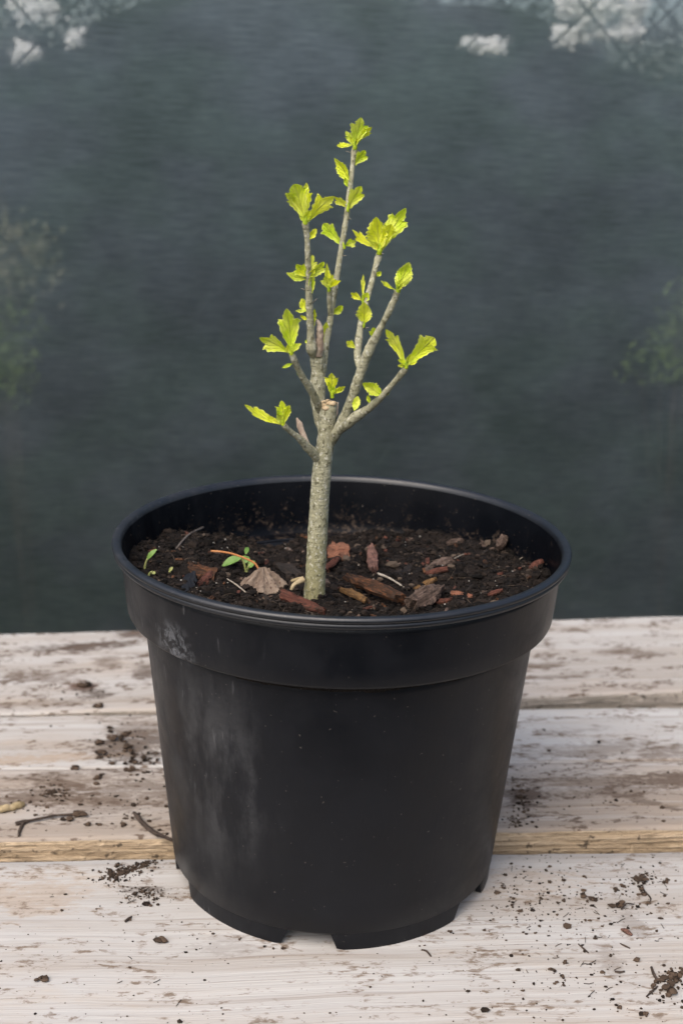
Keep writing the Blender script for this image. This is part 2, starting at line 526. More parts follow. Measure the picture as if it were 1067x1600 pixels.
def foliage(name, a, b, transl=0.3):
    g = G(name)
    oi = g.n('NewGeometry').outputs['Random Per Island']
    col = g.mix(oi, a, b)
    g.set(col, 0.6, 0.12)
    tr = g.n('BsdfTranslucent'); g.l(col, tr.inputs['Color'])
    ms = g.n('MixShader'); ms.inputs[0].default_value = transl
    g.l(g.p.outputs[0], ms.inputs[1]); g.l(tr.outputs[0], ms.inputs[2]); g.l(ms.outputs[0], g.out.inputs['Surface'])
    return g.m


M['hedge'] = foliage('hedge_leaf', (0.026, 0.037, 0.032), (0.050, 0.066, 0.058), 0.4)
M['shrub'] = foliage('pale_shrub_leaf', (0.16, 0.18, 0.09), (0.36, 0.34, 0.26))
M['light_spot'] = foliage('light_spot_white', (0.78, 0.80, 0.80), (0.88, 0.89, 0.89), 0.2)  # white of the flakes added as bright light spots
M['shrub_green'] = foliage('green_shrub_leaf', (0.12, 0.18, 0.05), (0.20, 0.27, 0.10))

# ------------------------------------------------------------------ ground
GZ = -0.75
gv, gf = [], []
N = 24
for i in range(N + 1):
    for j in range(N + 1):
        a, b = (i / N - 0.5) * 2, (j / N - 0.5) * 2
        gx = math.copysign(abs(a) ** 3, a) * 400; gy = math.copysign(abs(b) ** 3, b) * 400
        gv.append((gx, gy, GZ))
for i in range(N):
    for j in range(N):
        a = i * (N + 1) + j
        gf.append((a, a + N + 1, a + N + 2, a + 1))
tag(mesh_obj('ground', gv, gf, M['ground']), kind='structure')

# ------------------------------------------------------------------ table
table = empty('wooden_table', (0, 0.05, GZ))
tag(table, 'slatted wooden table top of whitewashed weathered planks under the plant pot', 'table')
X0, X1 = -0.62, 0.62
TH = 0.022


def plank(near, far, mats, seed, ridge=0.0003, z0=0.0):
    """near/far: ((x,y),(x,y)) lines of its long edges"""
    def ln(l, x): return l[0][1] + (l[1][1] - l[0][1]) * (x - l[0][0]) / (l[1][0] - l[0][0])
    cy = 0.5 * (ln(near, 0) + ln(far, 0))
    ang = math.atan2(ln(near, 1) - ln(near, 0) + ln(far, 1) - ln(far, 0), 2.0)
    org = Vector((0, cy, 0))
    nx, ny = 190, 30
    rot = Matrix.Rotation(-ang, 3, 'Z')
    vs, fs, mi = [], [], []
    wid = ln(far, 0) - ln(near, 0)
    rows = []
    # profile across: bottom-near, side-near, bevelled edge, top..., far
    bev = 0.0016
    tt = [0.0, bev * 0.3 / wid, bev / wid] + [bev / wid + (1 - 2 * bev / wid) * k / ny for k in range(1, ny)] + [1 - bev / wid, 1 - bev * 0.3 / wid, 1.0]
    zz = [-bev, -bev * 0.3, 0.0] + [0.0] * (ny - 1) + [0.0, -bev * 0.3, -bev]
    prof = [(0.0, -TH), (0.0, -TH * 0.66), (0.0, -TH * 0.33)] + list(zip(tt, zz)) + [(1.0, -TH * 0.5), (1.0, -TH)]
    npf = len(prof)
    for i in range(nx + 1):
        x = X0 + (X1 - X0) * i / nx
        yn, yf = ln(near, x), ln(far, x)
        wn = 0.0007 * mn.noise((x * 14, seed, 0)) + 0.0004 * mn.noise((x * 60, seed, 3))
        wf = 0.0012 * mn.noise((x * 14, seed, 7)) + 0.0007 * mn.noise((x * 60, seed, 9))
        chip = max(0, mn.noise((x * 22, seed, 5)) - 0.25) * 0.004
        for (t, zq) in prof:
            y = (yn + wn) * (1 - t) + (yf + wf) * t
            z = zq
            if 0 < t < 1:
                z += ridge * mn.noise((x * 3, y * 240, seed)) + ridge * 0.6 * mn.noise((x * 9, y * 620, seed + 2))
            if t > 1 - 0.6 * 0.02 or t < 0.012:
                if zq > -TH * 0.3: z -= chip * 0.5
            p = rot @ (Vector((x, y, 0)) - org)
            vs.append(Vector((p.x, p.y, z + z0)))
    for i in range(nx):
        for k in range(npf - 1):
            a = i * npf + k
            fs.append((a, a + npf, a + npf + 1, a + 1))
            mi.append(0 if 3 <= k < npf - 3 else 1)
        a = i * npf
        fs.append((a, a + npf - 1, a + 2 * npf - 1, a + npf)); mi.append(1)
    fs.append(tuple(range(npf))); mi.append(1)
    fs.append(tuple(nx * npf + k for k in range(npf))[::-1]); mi.append(1)
    me = bpy.data.meshes.new('plank')
    me.from_pydata([tuple(v) for v in vs], [], fs)
    for mt in mats: me.materials.append(mt)
    me.polygons.foreach_set('material_index', mi)
    me.polygons.foreach_set('use_smooth', [True] * len(fs))
    me.update()
    o = bpy.data.objects.new('plank', me)
    C.objects.link(o)
    o.parent = table
    o.location = org - table.location
    o.rotation_euler = (0, 0, ang)
    return o, org, ang


def loc(org, ang, px, py, z=0.0):
    p = Matrix.Rotation(-ang, 3, 'Z') @ (on_z(px, py, z) - org)
    return p.x, p.y


BR = (0.060, 0.040, 0.029)
BR2 = (0.105, 0.075, 0.055)
edges = [
    (((-0.1814, -0.2572), (0.1991, -0.2267)), ((-0.1814, -0.0172), (0.1991, 0.0133))),
    (((-0.187, 0.0039), (0.2056, 0.0399)), ((-0.2087, 0.0845), (0.2262, 0.1232))),
    (((-0.2087, 0.0856), (0.2262, 0.1243)), ((-0.228, 0.158), (0.2462, 0.2053))),
    (((-0.228, 0.1605), (0.2523, 0.2303)), ((-0.2654, 0.2997), (0.2896, 0.3824))),
]


def org_ang(e):
    def ln(l, x): return l[0][1] + (l[1][1] - l[0][1]) * (x - l[0][0]) / (l[1][0] - l[0][0])
    n, f = e
    return Vector((0, 0.5 * (ln(n, 0) + ln(f, 0)), 0)), math.atan2(ln(n, 1) - ln(n, 0) + ln(f, 1) - ln(f, 0), 2.0)


def smears(i, lst):
    o, a = org_ang(edges[i])
    out = []
    for (px, py, ax, ay, rot, amt, colr) in lst:
        x, y = loc(o, a, px, py)
        out.append((x, y, ax, ay, rot, amt, colr))
    return out


sm0 = smears(0, [(985, 1440, 0.012, 0.022, 0.2, 0.35, BR2), (950, 1500, 0.012, 0.020, 0, 0.30, BR2), (350, 1480, 0.03, 0.014, 0, 0.25, BR2),
                 (60, 1400, 0.05, 0.035, 0.2, 0.35, (0.30, 0.21, 0.13)), (800, 1380, 0.08, 0.02, 0, 0.3, (0.30, 0.21, 0.13)), (230, 1390, 0.02, 0.006, 0, 0.7, BR)])
sm1 = smears(1, [(230, 1235, 0.09, 0.030, 0.1, 0.6, BR2), (70, 1240, 0.055, 0.026, 0.2, 0.75, BR2), (120, 1215, 0.08, 0.02, 0.1, 0.5, BR2), (820, 1245, 0.022, 0.03, -0.3, 0.85, BR),
                 (960, 1225, 0.10, 0.025, 0.1, 0.5, BR2), (1050, 1215, 0.05, 0.02, 0.1, 0.8, BR2), (1000, 1250, 0.05, 0.006, -0.5, 0.7, BR2), (150, 1260, 0.05, 0.02, 0, 0.4, BR2)])
sm2 = smears(2, [(205, 1165, 0.05, 0.04, 0.3, 0.75, BR), (40, 1185, 0.09, 0.012, 0.05, 0.6, (0.30, 0.22, 0.15)), (215, 1135, 0.04, 0.03, 0.2, 0.5, BR2), (930, 1170, 0.08, 0.02, 0.1, 0.45, BR2), (1040, 1175, 0.05, 0.02, 0.1, 0.6, BR2), (900, 1140, 0.05, 0.008, 0.1, 0.4, BR2)])
sm3 = smears(3, [(140, 1010, 0.06, 0.016, 0.1, 0.9, BR), (80, 1012, 0.03, 0.012, 0.1, 0.6, BR), (130, 1072, 0.018, 0.013, 0.0, 0.95, (0.09, 0.05, 0.035)), (150, 1085, 0.028, 0.016, -0.3, 0.8, BR),
                 (25, 1055, 0.012, 0.02, 0, 0.7, BR2), (75, 1058, 0.04, 0.022, 0, 0.6, BR2), (225, 1050, 0.016, 0.022, 0, 0.7, BR), (170, 1035, 0.02, 0.02, 0, 0.6, BR2), (230, 990, 0.045, 0.014, 0, 0.8, BR),
                 (897, 984, 0.010, 0.010, 0, 0.8, BR2), (965, 1018, 0.035, 0.014, 0.1, 0.6, BR2), (1020, 1022, 0.02, 0.01, 0, 0.5, BR2), (850, 1040, 0.03, 0.012, 0, 0.6, BR2), (870, 1058, 0.05, 0.006, 0, 0.6, BR2), (60, 1100, 0.08, 0.01, 0.05, 0.4, BR2)])
WH = (0.66, 0.63, 0.60)
tops = [wood_top('wood_white_front', (0.388, 0.378, 0.363), (0.36, 0.28, 0.20), 0.45, sm0, 1.0, 0.10),
        wood_top('wood_stained_middle', (0.35, 0.32, 0.29), (0.25, 0.195, 0.145), 0.9, sm1, 2.0),
        wood_top('wood_white_middle', (0.384, 0.373, 0.356), (0.31, 0.255, 0.205), 0.7, sm2, 3.0),
        wood_top('wood_white_back', (0.384, 0.373, 0.356), (0.33, 0.275, 0.225), 0.7, sm3, 4.0)]
tan_side = wood_side('raw_edge_tan', (0.37, 0.275, 0.175), (0.47, 0.365, 0.25), 1.0)
grey_side = wood_side('weathered_edge_grey', (0.25, 0.22, 0.18), (0.33, 0.29, 0.25), 2.0)
for i, e in enumerate(edges):
    o, org, ang = plank(e[0], e[1], (tops[i], grey_side if i == 3 else tan_side), i + 1.0, 0.00025, (0, 0, -0.0005, 0)[i])
tops_z = [0, 0, 0, 0]


def box(name, c, s, mat, parent, rz=0.0):
    vs = []
    for a in (-1, 1):
        for b in (-1, 1):
            for d in (-1, 1):
                p = Matrix.Rotation(rz, 3, 'Z') @ Vector((a * s[0] / 2, b * s[1] / 2, d * s[2] / 2))
                vs.append(p + Vector(c))
    fs = [(0, 1, 3, 2), (4, 6, 7, 5), (0, 4, 5, 1), (2, 3, 7, 6), (0, 2, 6, 4), (1, 5, 7, 3)]
    return mesh_obj(name, vs, fs, mat, parent, smooth=False)


for sx_ in (-0.5, 0.5):
    box('bearer', (sx_, 0.075 + 0.12 * sx_, -TH - 0.031), (0.06, 0.54, 0.06), M['leg_wood'], table, R(6))
    for sy in (-0.2, 0.2):
        c = Matrix.Rotation(R(6), 3, 'Z') @ Vector((0, sy, 0))
        box('leg', (sx_ + c.x, 0.075 + 0.12 * sx_ + c.y, (GZ - TH - 0.0615) / 2), (0.055, 0.055, -TH - 0.0615 - GZ), M['leg_wood'], table, R(6))

# ------------------------------------------------------------------ pot
pot = empty('plant_pot', (0, 0, 0))
tag(pot, 'round black plastic nursery pot with deep collar standing on the planks', 'plant pot')


def lathe(name, prof, mat, seg=144, closed=True):
    vs, fs = [], []
    n = len(prof)
    for k in range(seg):
        a = 2 * math.pi * k / seg
        for (r, z) in prof: vs.append((r * math.cos(a), r * math.sin(a), z))
    for k in range(seg):
        k2 = (k + 1) % seg
        for i in range(n if closed else n - 1):
            j = (i + 1) % n
            fs.append((k * n + i, k2 * n + i, k2 * n + j, k * n + j))
    return mesh_obj(name, vs, fs, mat, pot)


ZF = 0.009
Z1 = 0.1495
HP = 0.1875
wall = [(0.0872, ZF), (0.0880, ZF + 0.0012)] + [(0.0880 + 0.0138 * t, ZF + 0.0012 + (Z1 - ZF - 0.0012) * t) for t in (0.1, 0.25, 0.4, 0.55, 0.7, 0.85, 0.96)] + \
       [(0.1020, Z1 + 0.001), (0.1000, Z1 + 0.002)] + [(0.0862 + 0.0138 * t, ZF + 0.0012 + (Z1 - ZF - 0.0012) * t) for t in (0.9, 0.7, 0.5, 0.3, 0.1)] + [(0.0860, ZF)]
lathe('wall', wall, M['pot'])
collar = [(0.1012, 0.1508), (0.1080, 0.1506), (0.1093, 0.1511), (0.1099, 0.1524), (0.1107, 0.160), (0.1116, 0.170), (0.1124, 0.178), (0.1129, 0.1822),
          (0.1114, 0.1822), (0.1107, 0.178), (0.1099, 0.170), (0.1090, 0.160), (0.1082, 0.1548), (0.1072, 0.1536), (0.1005, 0.1530), (0.1000, 0.1514)]
lathe('collar', collar, M['pot_in'] if False else M['pot'])
lip = []
for (c, r, a0, a1) in (((0.1148, 0.1834), 0.0017, -110, 55), ((0.1155, 0.1861), 0.0016, -35, 115)):
    for k in range(7):
        a = R(a0 + (a1 - a0) * k / 6)
        lip.append((c[0] + r * math.cos(a), c[1] + r * math.sin(a)))
lip += [(0.1133, 0.1874), (0.1124, 0.1863), (0.1120, 0.1848), (0.1115, 0.1820), (0.1126, 0.1817)]
rim = lathe('rim', lip, M['pot_rim'])
# inner skin carries the soil splashes
skin = [(0.1004, 0.1533), (0.1071, 0.1539), (0.1080, 0.1550), (0.1088, 0.160), (0.1097, 0.170), (0.1105, 0.178), (0.1117, 0.1846)]
lathe('inner_wall', skin, M['pot_in'], closed=False)
lathe('floor', [(0.0, ZF + 0.0010), (0.0862, ZF + 0.0010), (0.0862, ZF + 0.0030), (0.0, ZF + 0.0030)], M['pot'], 96)
for (a0, a1) in ((-150, -104), (-90, -41), (-26, 21), (35, 82), (96, 141), (155, 196)):
    vs, fs = [], []
    n = 22
    for i in range(n + 1):
        t = i / n
        tr_ = 0.05
        hgt = min(1.0, t / tr_ + 0.0, (1 - t) / tr_)     # slanted ends
        a = R(a0 + (a1 - a0) * t)
        zb = (ZF + 0.0006) * (1 - hgt)
        wob = 0.0
        for (r, z) in ((0.0869, zb), (0.0876, ZF + 0.0006), (0.0838, ZF + 0.0006), (0.0838, zb)):
            vs.append((r * math.cos(a), r * math.sin(a), z))
    for i in range(n):
        for k in range(4):
            fs.append((i * 4 + k, i * 4 + (k + 1) % 4, (i + 1) * 4 + (k + 1) % 4, (i + 1) * 4 + k))
    fs.append((3, 2, 1, 0)); fs.append(tuple(n * 4 + k for k in range(4)))
    mesh_obj('foot', vs, fs, M['pot'], pot, smooth=False)

# ------------------------------------------------------------------ soil
TB = Vector((-0.0131, -0.034, 0.1625))


def sst(a, b, x):
    t = max(0, min(1, (x - a) / (b - a)))
    return t * t * (3 - 2 * t)


def soil_h(x, y, fine=True):
    r = math.hypot(x, y); an = math.degrees(math.atan2(y, x))
    z = 0.1615
    z += 0.010 * sst(0.03, 0.105, -x) + 0.0055 * sst(0.03, 0.105, x)
    z -= 0.004 * sst(0.02, 0.09, y)
    ledge = sst(40, 12, abs(an - 112)) * sst(0.045, 0.09, r)
    z -= 0.007 * ledge
    z += 0.0035 * math.exp(-((x - TB.x) ** 2 + (y - TB.y) ** 2) / 0.0004)
    z += 0.0050 * mn.noise((x * 38, y * 38, 2.0)) + 0.0034 * mn.noise((x * 95, y * 95, 5.0))
    if fine:
        z += 0.0016 * mn.noise((x * 260, y * 260, 1.0)) + 0.0009 * mn.noise((x * 620, y * 620, 4.0))
    return z


def on_soil(px, py):
    z = 0.163
    for _ in range(12):
        p = on_z(px, py, z)
        z = z * 0.4 + 0.6 * soil_h(p.x, p.y, False)
    p = on_z(px, py, z)
    return p


def wall_r(z):
    return 0.1003 if z < 0.1545 else 0.1080 + (0.1117 - 0.1080) * (z - 0.155) / (0.1846 - 0.155)


sv, sf = [], []
NR, NA = 64, 200
sv.append((0, 0, soil_h(0, 0)))
for i in range(1, NR + 1):
    for k in range(NA):
        a = 2 * math.pi * k / NA
        r = 0.1062 * (i / NR) ** 0.85
        x, y = r * math.cos(a), r * math.sin(a)
        z = soil_h(x, y)
        if i == NR:
            rr = max(0.0995, min(wall_r(z) + 0.0002, 0.1100))
            x, y = rr * math.cos(a), rr * math.sin(a)
        sv.append((x, y, z))
for k in range(NA): sf.append((0, 1 + k, 1 + (k + 1) % NA))
for i in range(NR - 1):
    for k in range(NA):
        a = 1 + i * NA + k; b = 1 + i * NA + (k + 1) % NA
        sf.append((a, a + NA, b + NA, b))
# skirt down the wall so the bed is a body
base_i = len(sv)
for k in range(NA):
    a = 2 * math.pi * k / NA
    sv.append((0.0985 * math.cos(a), 0.0985 * math.sin(a), 0.140))
for k in range(NA):
    a = 1 + (NR - 1) * NA + k; b = 1 + (NR - 1) * NA + (k + 1) % NA
    sf.append((a, base_i + k, base_i + (k + 1) % NA, b))
sf.append(tuple(base_i + k for k in range(NA))[::-1])
# ico for crumbs
phi = (1 + 5 ** 0.5) / 2
IV = [Vector(v).normalized() for v in ((-1, phi, 0), (1, phi, 0), (-1, -phi, 0), (1, -phi, 0), (0, -1, phi), (0, 1, phi), (0, -1, -phi), (0, 1, -phi), (phi, 0, -1), (phi, 0, 1), (-phi, 0, -1), (-phi, 0, 1))]
IF = [(0, 11, 5), (0, 5, 1), (0, 1, 7), (0, 7, 10), (0, 10, 11), (1, 5, 9), (5, 11, 4), (11, 10, 2), (10, 7, 6), (7, 1, 8), (3, 9, 4), (3, 4, 2), (3, 2, 6), (3, 6, 8), (3, 8, 9), (4, 9, 5), (2, 4, 11), (6, 2, 10), (8, 6, 7), (9, 8, 1)]


def crumb(c, s, flat=0.8, rg=rnd):
    q = Matrix.Rotation(rg.uniform(0, 6.28), 3, (rg.uniform(-1, 1), rg.uniform(-1, 1), rg.uniform(-1, 1) + 0.01))
    sc = (s * rg.uniform(0.7, 1.4), s * rg.uniform(0.6, 1.1), s * flat * rg.uniform(0.7, 1.2))
    vs = []
    for v in IV:
        k = rg.uniform(0.6, 1.25)
        p = q @ v
        vs.append(Vector((p.x * sc[0] * k, p.y * sc[1] * k, p.z * sc[2] * k)) + c)
    return vs, IF


bed = tag(mesh_obj('potting_soil', sv, sf, M['soil'], loc=(0, 0, 0.14)),
          'dark crumbly potting soil filling the black pot', 'soil', kind='stuff')
cb = MB()
for i in range(15000):
    a = rnd.uniform(0, 6.283); r = 0.1075 * math.sqrt(rnd.random())
    x, y = r * math.cos(a), r * math.sin(a)
    s = 0.00048 * math.exp(rnd.gauss(0, 0.62))
    s = min(s, 0.0030)
    cb.add(crumb(Vector((x, y, soil_h(x, y) + s * 0.35)), s))
for i in range(700):
    a = rnd.uniform(0, 6.283); r = 0.103 * math.sqrt(rnd.random())
    x, y = r * math.cos(a), r * math.sin(a)
    s = rnd.uniform(0.0012, 0.0034)
    cb.add(crumb(Vector((x, y, soil_h(x, y) - s * 0.1)), s))
# splashes on the inside of the wall
for i in range(420):
    a = R(rnd.gauss(105, 45)); z = rnd.uniform(0.160, 0.183) - abs(rnd.gauss(0, 0.006))
    if z < 0.156: continue
    rr = wall_r(z) - 0.0001
    cb.add(crumb(Vector((rr * math.cos(a), rr * math.sin(a), z)), rnd.uniform(0.0002, 0.0007)))
cr = mesh_obj('crumb_layer', cb.v, cb.f, M['crumb'], bed, smooth=False)
cr['kind'] = 'stuff'
fb = MB()
for i in range(120):
    a = rnd.uniform(0, 6.283); r = 0.098 * math.sqrt(rnd.random())
    x, y = r * math.cos(a), r * math.sin(a)
    d = rnd.uniform(0, 6.283); L = rnd.uniform(0.004, 0.014)
    path = []
    for k in range(5):
        t = k / 4
        xx = x + math.cos(d) * L * t; yy = y + math.sin(d) * L * t
        if math.hypot(xx, yy) > 0.101: break
        path.append((xx, yy, soil_h(xx, yy, False) + 0.0008 + 0.0012 * math.sin(t * 3.14) * rnd.random(), rnd.uniform(0.00006, 0.00014)))
        d += rnd.uniform(-0.5, 0.5)
    if len(path) > 2: fb.add(tube(path, 4))
mesh_obj('root_fibres', fb.v, fb.f, M['fibre'], bed)['kind'] = 'stuff'
for mt, cnt in (('chip_red', 70), ('chip_brown', 90), ('chip_grey', 60), ('chip_dark', 60)):
    bb = MB()
    for i in range(cnt):
        a = rnd.uniform(0, 6.283); r = 0.101 * math.sqrt(rnd.random())
        x, y = r * math.cos(a), r * math.sin(a)
        L = rnd.uniform(0.002, 0.0065); Wd = L * rnd.uniform(.25, .5); T = rnd.uniform(.0006, .0014)
        q = Matrix.Rotation(rnd.uniform(0, 6.28), 3, 'Z') @ Matrix.Rotation(rnd.gauss(0, .35), 3, 'Y') @ Matrix.Rotation(rnd.gauss(0, .4), 3, 'X')
        c = Vector((x, y, soil_h(x, y) + 0.0007))
        pv = [q @ Vector((sx2 * L / 2 * rnd.uniform(.6, 1), sy2 * Wd / 2 * rnd.uniform(.5, 1), sz2 * T / 2)) + c for sx2 in (-1, 1) for sy2 in (-1, 1) for sz2 in (-1, 1)]
        bb.add((pv, [(0, 1, 3, 2), (4, 6, 7, 5), (0, 4, 5, 1), (2, 3, 7, 6), (0, 2, 6, 4), (1, 5, 7, 3)]))
    mesh_obj('bark_bits', bb.v, bb.f, M[mt], bed, smooth=False)['kind'] = 'stuff'
pb = MB()
for i in range(150):
    a = rnd.uniform(0, 6.283); r = 0.1 * math.sqrt(rnd.random())
    x, y = r * math.cos(a), r * math.sin(a)
    pb.add(crumb(Vector((x, y, soil_h(x, y) + 0.0004)), rnd.uniform(0.0002, 0.00055)))
mesh_obj('pale_grains', pb.v, pb.f, M['perlite'], bed, smooth=False)['kind'] = 'stuff'


# ------------------------------------------------------------------ bark chips
def chip_mesh(L, W, T, seed):
    rg = random.Random(seed)
    nx, ny = 12, 5
    vs, fs = [], []
    taper0, taper1 = rg.uniform(0.35, 0.8), rg.uniform(0.35, 0.85)
    top, bot = [], []
    for i in range(nx + 1):
        t = i / nx
        wd = W * (taper0 + (1 - taper0) * sst(0, 0.35, t)) * (taper1 + (1 - taper1) * sst(1, 0.6, t))
        for j in range(ny + 1):
            s = j / ny - 0.5
            x = (t - 0.5) * L
            if i in (0, nx): x += 0.10 * L * rg.uniform(-0.6, 0.4) * (1 if i else -1)
            y = s * wd * (1 + 0.18 * mn.noise((t * 4, seed, s)))
            if j in (0, ny): y *= 1 + 0.16 * rg.uniform(-1, 1)
            bow = 0.10 * L * math.sin((t - 0.5) * 2.2 + seed) * 0.6
            ri = 0.22 * T * mn.noise((t * 2.2, s * 9, seed)) + 0.18 * T * mn.noise((t * 7, s * 16, seed + 4))
            ed = 1 - 0.55 * (abs(s) * 2) ** 4
            top.append((x, y, bow + T * 0.5 * ed + ri)); bot.append((x, y * 0.93, bow - T * 0.5 * ed + ri * 0.7))
    vs = top + bot
    n = len(top); w1 = ny + 1
    for i in range(nx):
        for j in range(ny):
            a = i * w1 + j
            fs.append((a, a + w1, a + w1 + 1, a + 1)); fs.append((n + a, n + a + 1, n + a + w1 + 1, n + a + w1))
    for i in range(nx):
        a = i * w1; fs.append((a, n + a, n + a + w1, a + w1))
        a = i * w1 + ny; fs.append((a, a + w1, n + a + w1, n + a))
    for j in range(ny):
        a = j; fs.append((a, a + 1, n + a + 1, n + a))
        a = nx * w1 + j; fs.append((a, n + a, n + a + 1, a + 1))
    return vs, fs


def chip(pa, pb, W, T, mat, label, seed, roll=0.0, lift=(0.0, 0.0), name='bark_chip', cat='bark chip'):
    a = on_soil(*pa) + Vector((0, 0, lift[0])); b = on_soil(*pb) + Vector((0, 0, lift[1]))
    d = b - a; L = d.length
    X = d.normalized(); Yv = Vector((0, 0, 1)).cross(X).normalized(); Zv = X.cross(Yv)
    rm = Matrix((X, Yv, Zv)).transposed() @ Matrix.Rotation(roll, 3, 'X')
    vs, fs = chip_mesh(L * 0.95, W * 0.85, T, seed)
    me = bpy.data.meshes.new(name)
    me.from_pydata(vs, [], fs); me.materials.append(M[mat]); me.update()
    o = bpy.data.objects.new(name, me); C.objects.link(o)
    mm = rm.to_4x4(); mm.translation = (a + b) / 2 + Vector((0, 0, T * 0.05 - 0.0004))
    o.matrix_world = mm
    return tag(o, label, cat)


mmpx = 0.00034   # metres a pixel at the soil
chip((510, 868), (546, 866), 0.017, 0.0022, 'chip_orange', 'flat smooth orange bark chip right behind the sapling trunk', 11, 0.55, (0.002, 0.002))
chip((576, 864), (586, 899), 0.007, 0.0035, 'chip_pink', 'pinkish bark chip propped upright beside the pale straw', 12, 0.3, (0.007, 0.001))
chip((536, 908), (630, 951), 0.0085, 0.0055, 'chip_brown', 'longest bark chip, dark brown with a rusty edge, right of the trunk base', 13, 0.5, (0.004, 0.003))
chip((530, 926), (573, 943), 0.005, 0.003, 'chip_ochre', 'narrow ochre bark chip tucked beneath the longest brown chip', 14, 0.2, (0.002, 0.001))
chip((640, 952), (690, 928), 0.012, 0.006, 'chip_grey', 'wide grey brown bark chip leaning at the front rim', 15, 0.5, (0.001, 0.004))
chip((704, 930), (738, 934), 0.005, 0.0025, 'chip_orange', 'small rusty orange bark sliver next to the wide grey chip', 16, 0.3, (0.001, 0.001))
chip((676, 943), (706, 937), 0.0035, 0.0022, 'chip_red', 'thin red bark sliver between the grey chip and the rim', 17, 0.3, (0.001, 0.001))
chip((660, 897), (706, 884), 0.008, 0.0045, 'chip_grey', 'grey topped bark chip with red underside on open soil', 18, 0.7, (0.001, 0.003))
chip((664, 898), (700, 892), 0.004, 0.003, 'chip_red', 'dark red bark strip lying under the grey topped chip', 19, 0.4, (0.001, 0.001))
chip((828, 893), (846, 883), 0.0055, 0.003, 'chip_red', 'stubby red bark chip close to the right pot wall', 20, 0.3, (0.001, 0.002))
chip((776, 864), (788, 852), 0.0065, 0.005, 'chip_grey', 'brown pointed bark lump standing up on bare soil', 21, 0.2, (0.002, 0.005))
chip((436, 936), (508, 959), 0.0075, 0.0042, 'chip_red', 'long dusty red bark chip in front of the trunk base', 22, 0.35, (0.002, 0.002))
chip((410, 934), (448, 949), 0.0035, 0.003, 'chip_dark', 'thin blackish bark stick below the curled dead leaf', 23, 0.0, (0.001, 0.001))
chip((292, 888), (338, 902), 0.016, 0.004, 'chip_brown', 'broad dark brown bark slab left of the dead leaf', 24, 0.25, (0.001, 0.001))
chip((310, 918), (330, 903), 0.005, 0.003, 'chip_red', 'reddish bark bit on the edge of the broad brown slab', 25, 0.2, (0.002, 0.002))
chip((288, 926), (302, 904), 0.007, 0.0025, 'plastic_bit', 'flat black shard stuck in the soil at the left rim', 26, 0.3, (0.0, 0.002), 'black_shard', 'shard')
chip((506, 894), (528, 880), 0.004, 0.0022, 'chip_red', 'thin dark red bark curl under the flat orange chip', 27, 0.5, (0.001, 0.003))
chip((432, 888), (478, 905), 0.009, 0.003, 'chip_dark', 'flat black bark chip between dead leaf and trunk', 28, 0.3, (0.001, 0.001))
chip((520, 862), (566, 858), 0.006, 0.003, 'chip_dark', 'charcoal bark chip lying behind the flat orange chip', 29, 0.2, (0.001, 0.001))
chip((622, 905), (640, 890), 0.009, 0.005, 'chip_dark', 'lumpy charcoal bark chunk at the end of the straw', 30, 0.2, (0.001, 0.001))
chip((645, 922), (682, 910), 0.005, 0.0025, 'chip_ochre', 'curved ochre bark scrap above the wide grey chip', 31, 0.3, (0.001, 0.002))
chip((760, 932), (784, 926), 0.0035, 0.002, 'chip_red', 'tiny red bark splinter against the right front rim', 32, 0.2, (0.001, 0.001))
chip((700, 852), (724, 848), 0.005, 0.003, 'chip_grey', 'dull brown bark bit by the back pot wall', 33, 0.2, (0.001, 0.001))
chip((790, 892), (806, 895), 0.004, 0.002, 'chip_grey', 'pale grey bark flake on soil toward the right wall', 34, 0.2, (0.001, 0.001))
chip((500, 905), (512, 916), 0.006, 0.004, 'chip_grey', 'grey brown bark crumb touching the trunk base', 35, 0.2, (0.0, 0.001))

# ------------------------------------------------------------------ loose bits on the soil
def soil_tube(name, pts, label, cat, mat, seg=7, kind_lift=None, rough=0.15):
    """pts: (px, py, lift, r)"""
    P = []
    for (x, y, l, r) in pts:
        q = on_soil(x, y)
        P.append((q.x, q.y, q.z + l, r))
    vs, fs = tube(catmull(P, 5), seg, rough, len(name))
    return tag(mesh_obj(name, vs, fs, M[mat], loc=P[0][:3]), label, cat)


soil_tube('dry_straw', [(590, 899, 0.001, 0.0008), (606, 908, 0.002, 0.0006), (622, 916, 0.0015, 0.0005), (636, 924, 0.0008, 0.0003)], 'pale dry straw running from the pinkish chip over the soil', 'straw', 'straw')
soil_tube('dry_straw', [(355, 906, 0.0006, 0.0003), (372, 919, 0.0012, 0.0004), (393, 935, 0.0006, 0.0003)], 'short white straw lying in front of the dead leaf', 'straw', 'straw')
soil_tube('dry_twig', [(276, 858, 0.0005, 0.0004), (294, 842, 0.002, 0.0006), (315, 833, 0.003, 0.0006), (335, 827, 0.004, 0.0005), (350, 824, 0.004, 0.0003)], 'thin grey twig slanting over soil at the left wall', 'twig', 'root_grey')
soil_tube('dry_straw', [(702, 878, 0.0005, 0.0002), (716, 872, 0.001, 0.0003), (830, 866, 0.001, 0.0002)][:2] + [(728, 867, 0.001, 0.0002)], 'tiny straw on open soil above the red strip', 'straw', 'straw')
soil_tube('dry_straw', [(811, 875, 0.0005, 0.0002), (820, 871, 0.001, 0.0003), (829, 866, 0.001, 0.0002)], 'tiny straw near the stubby red chip at the right wall', 'straw', 'straw')

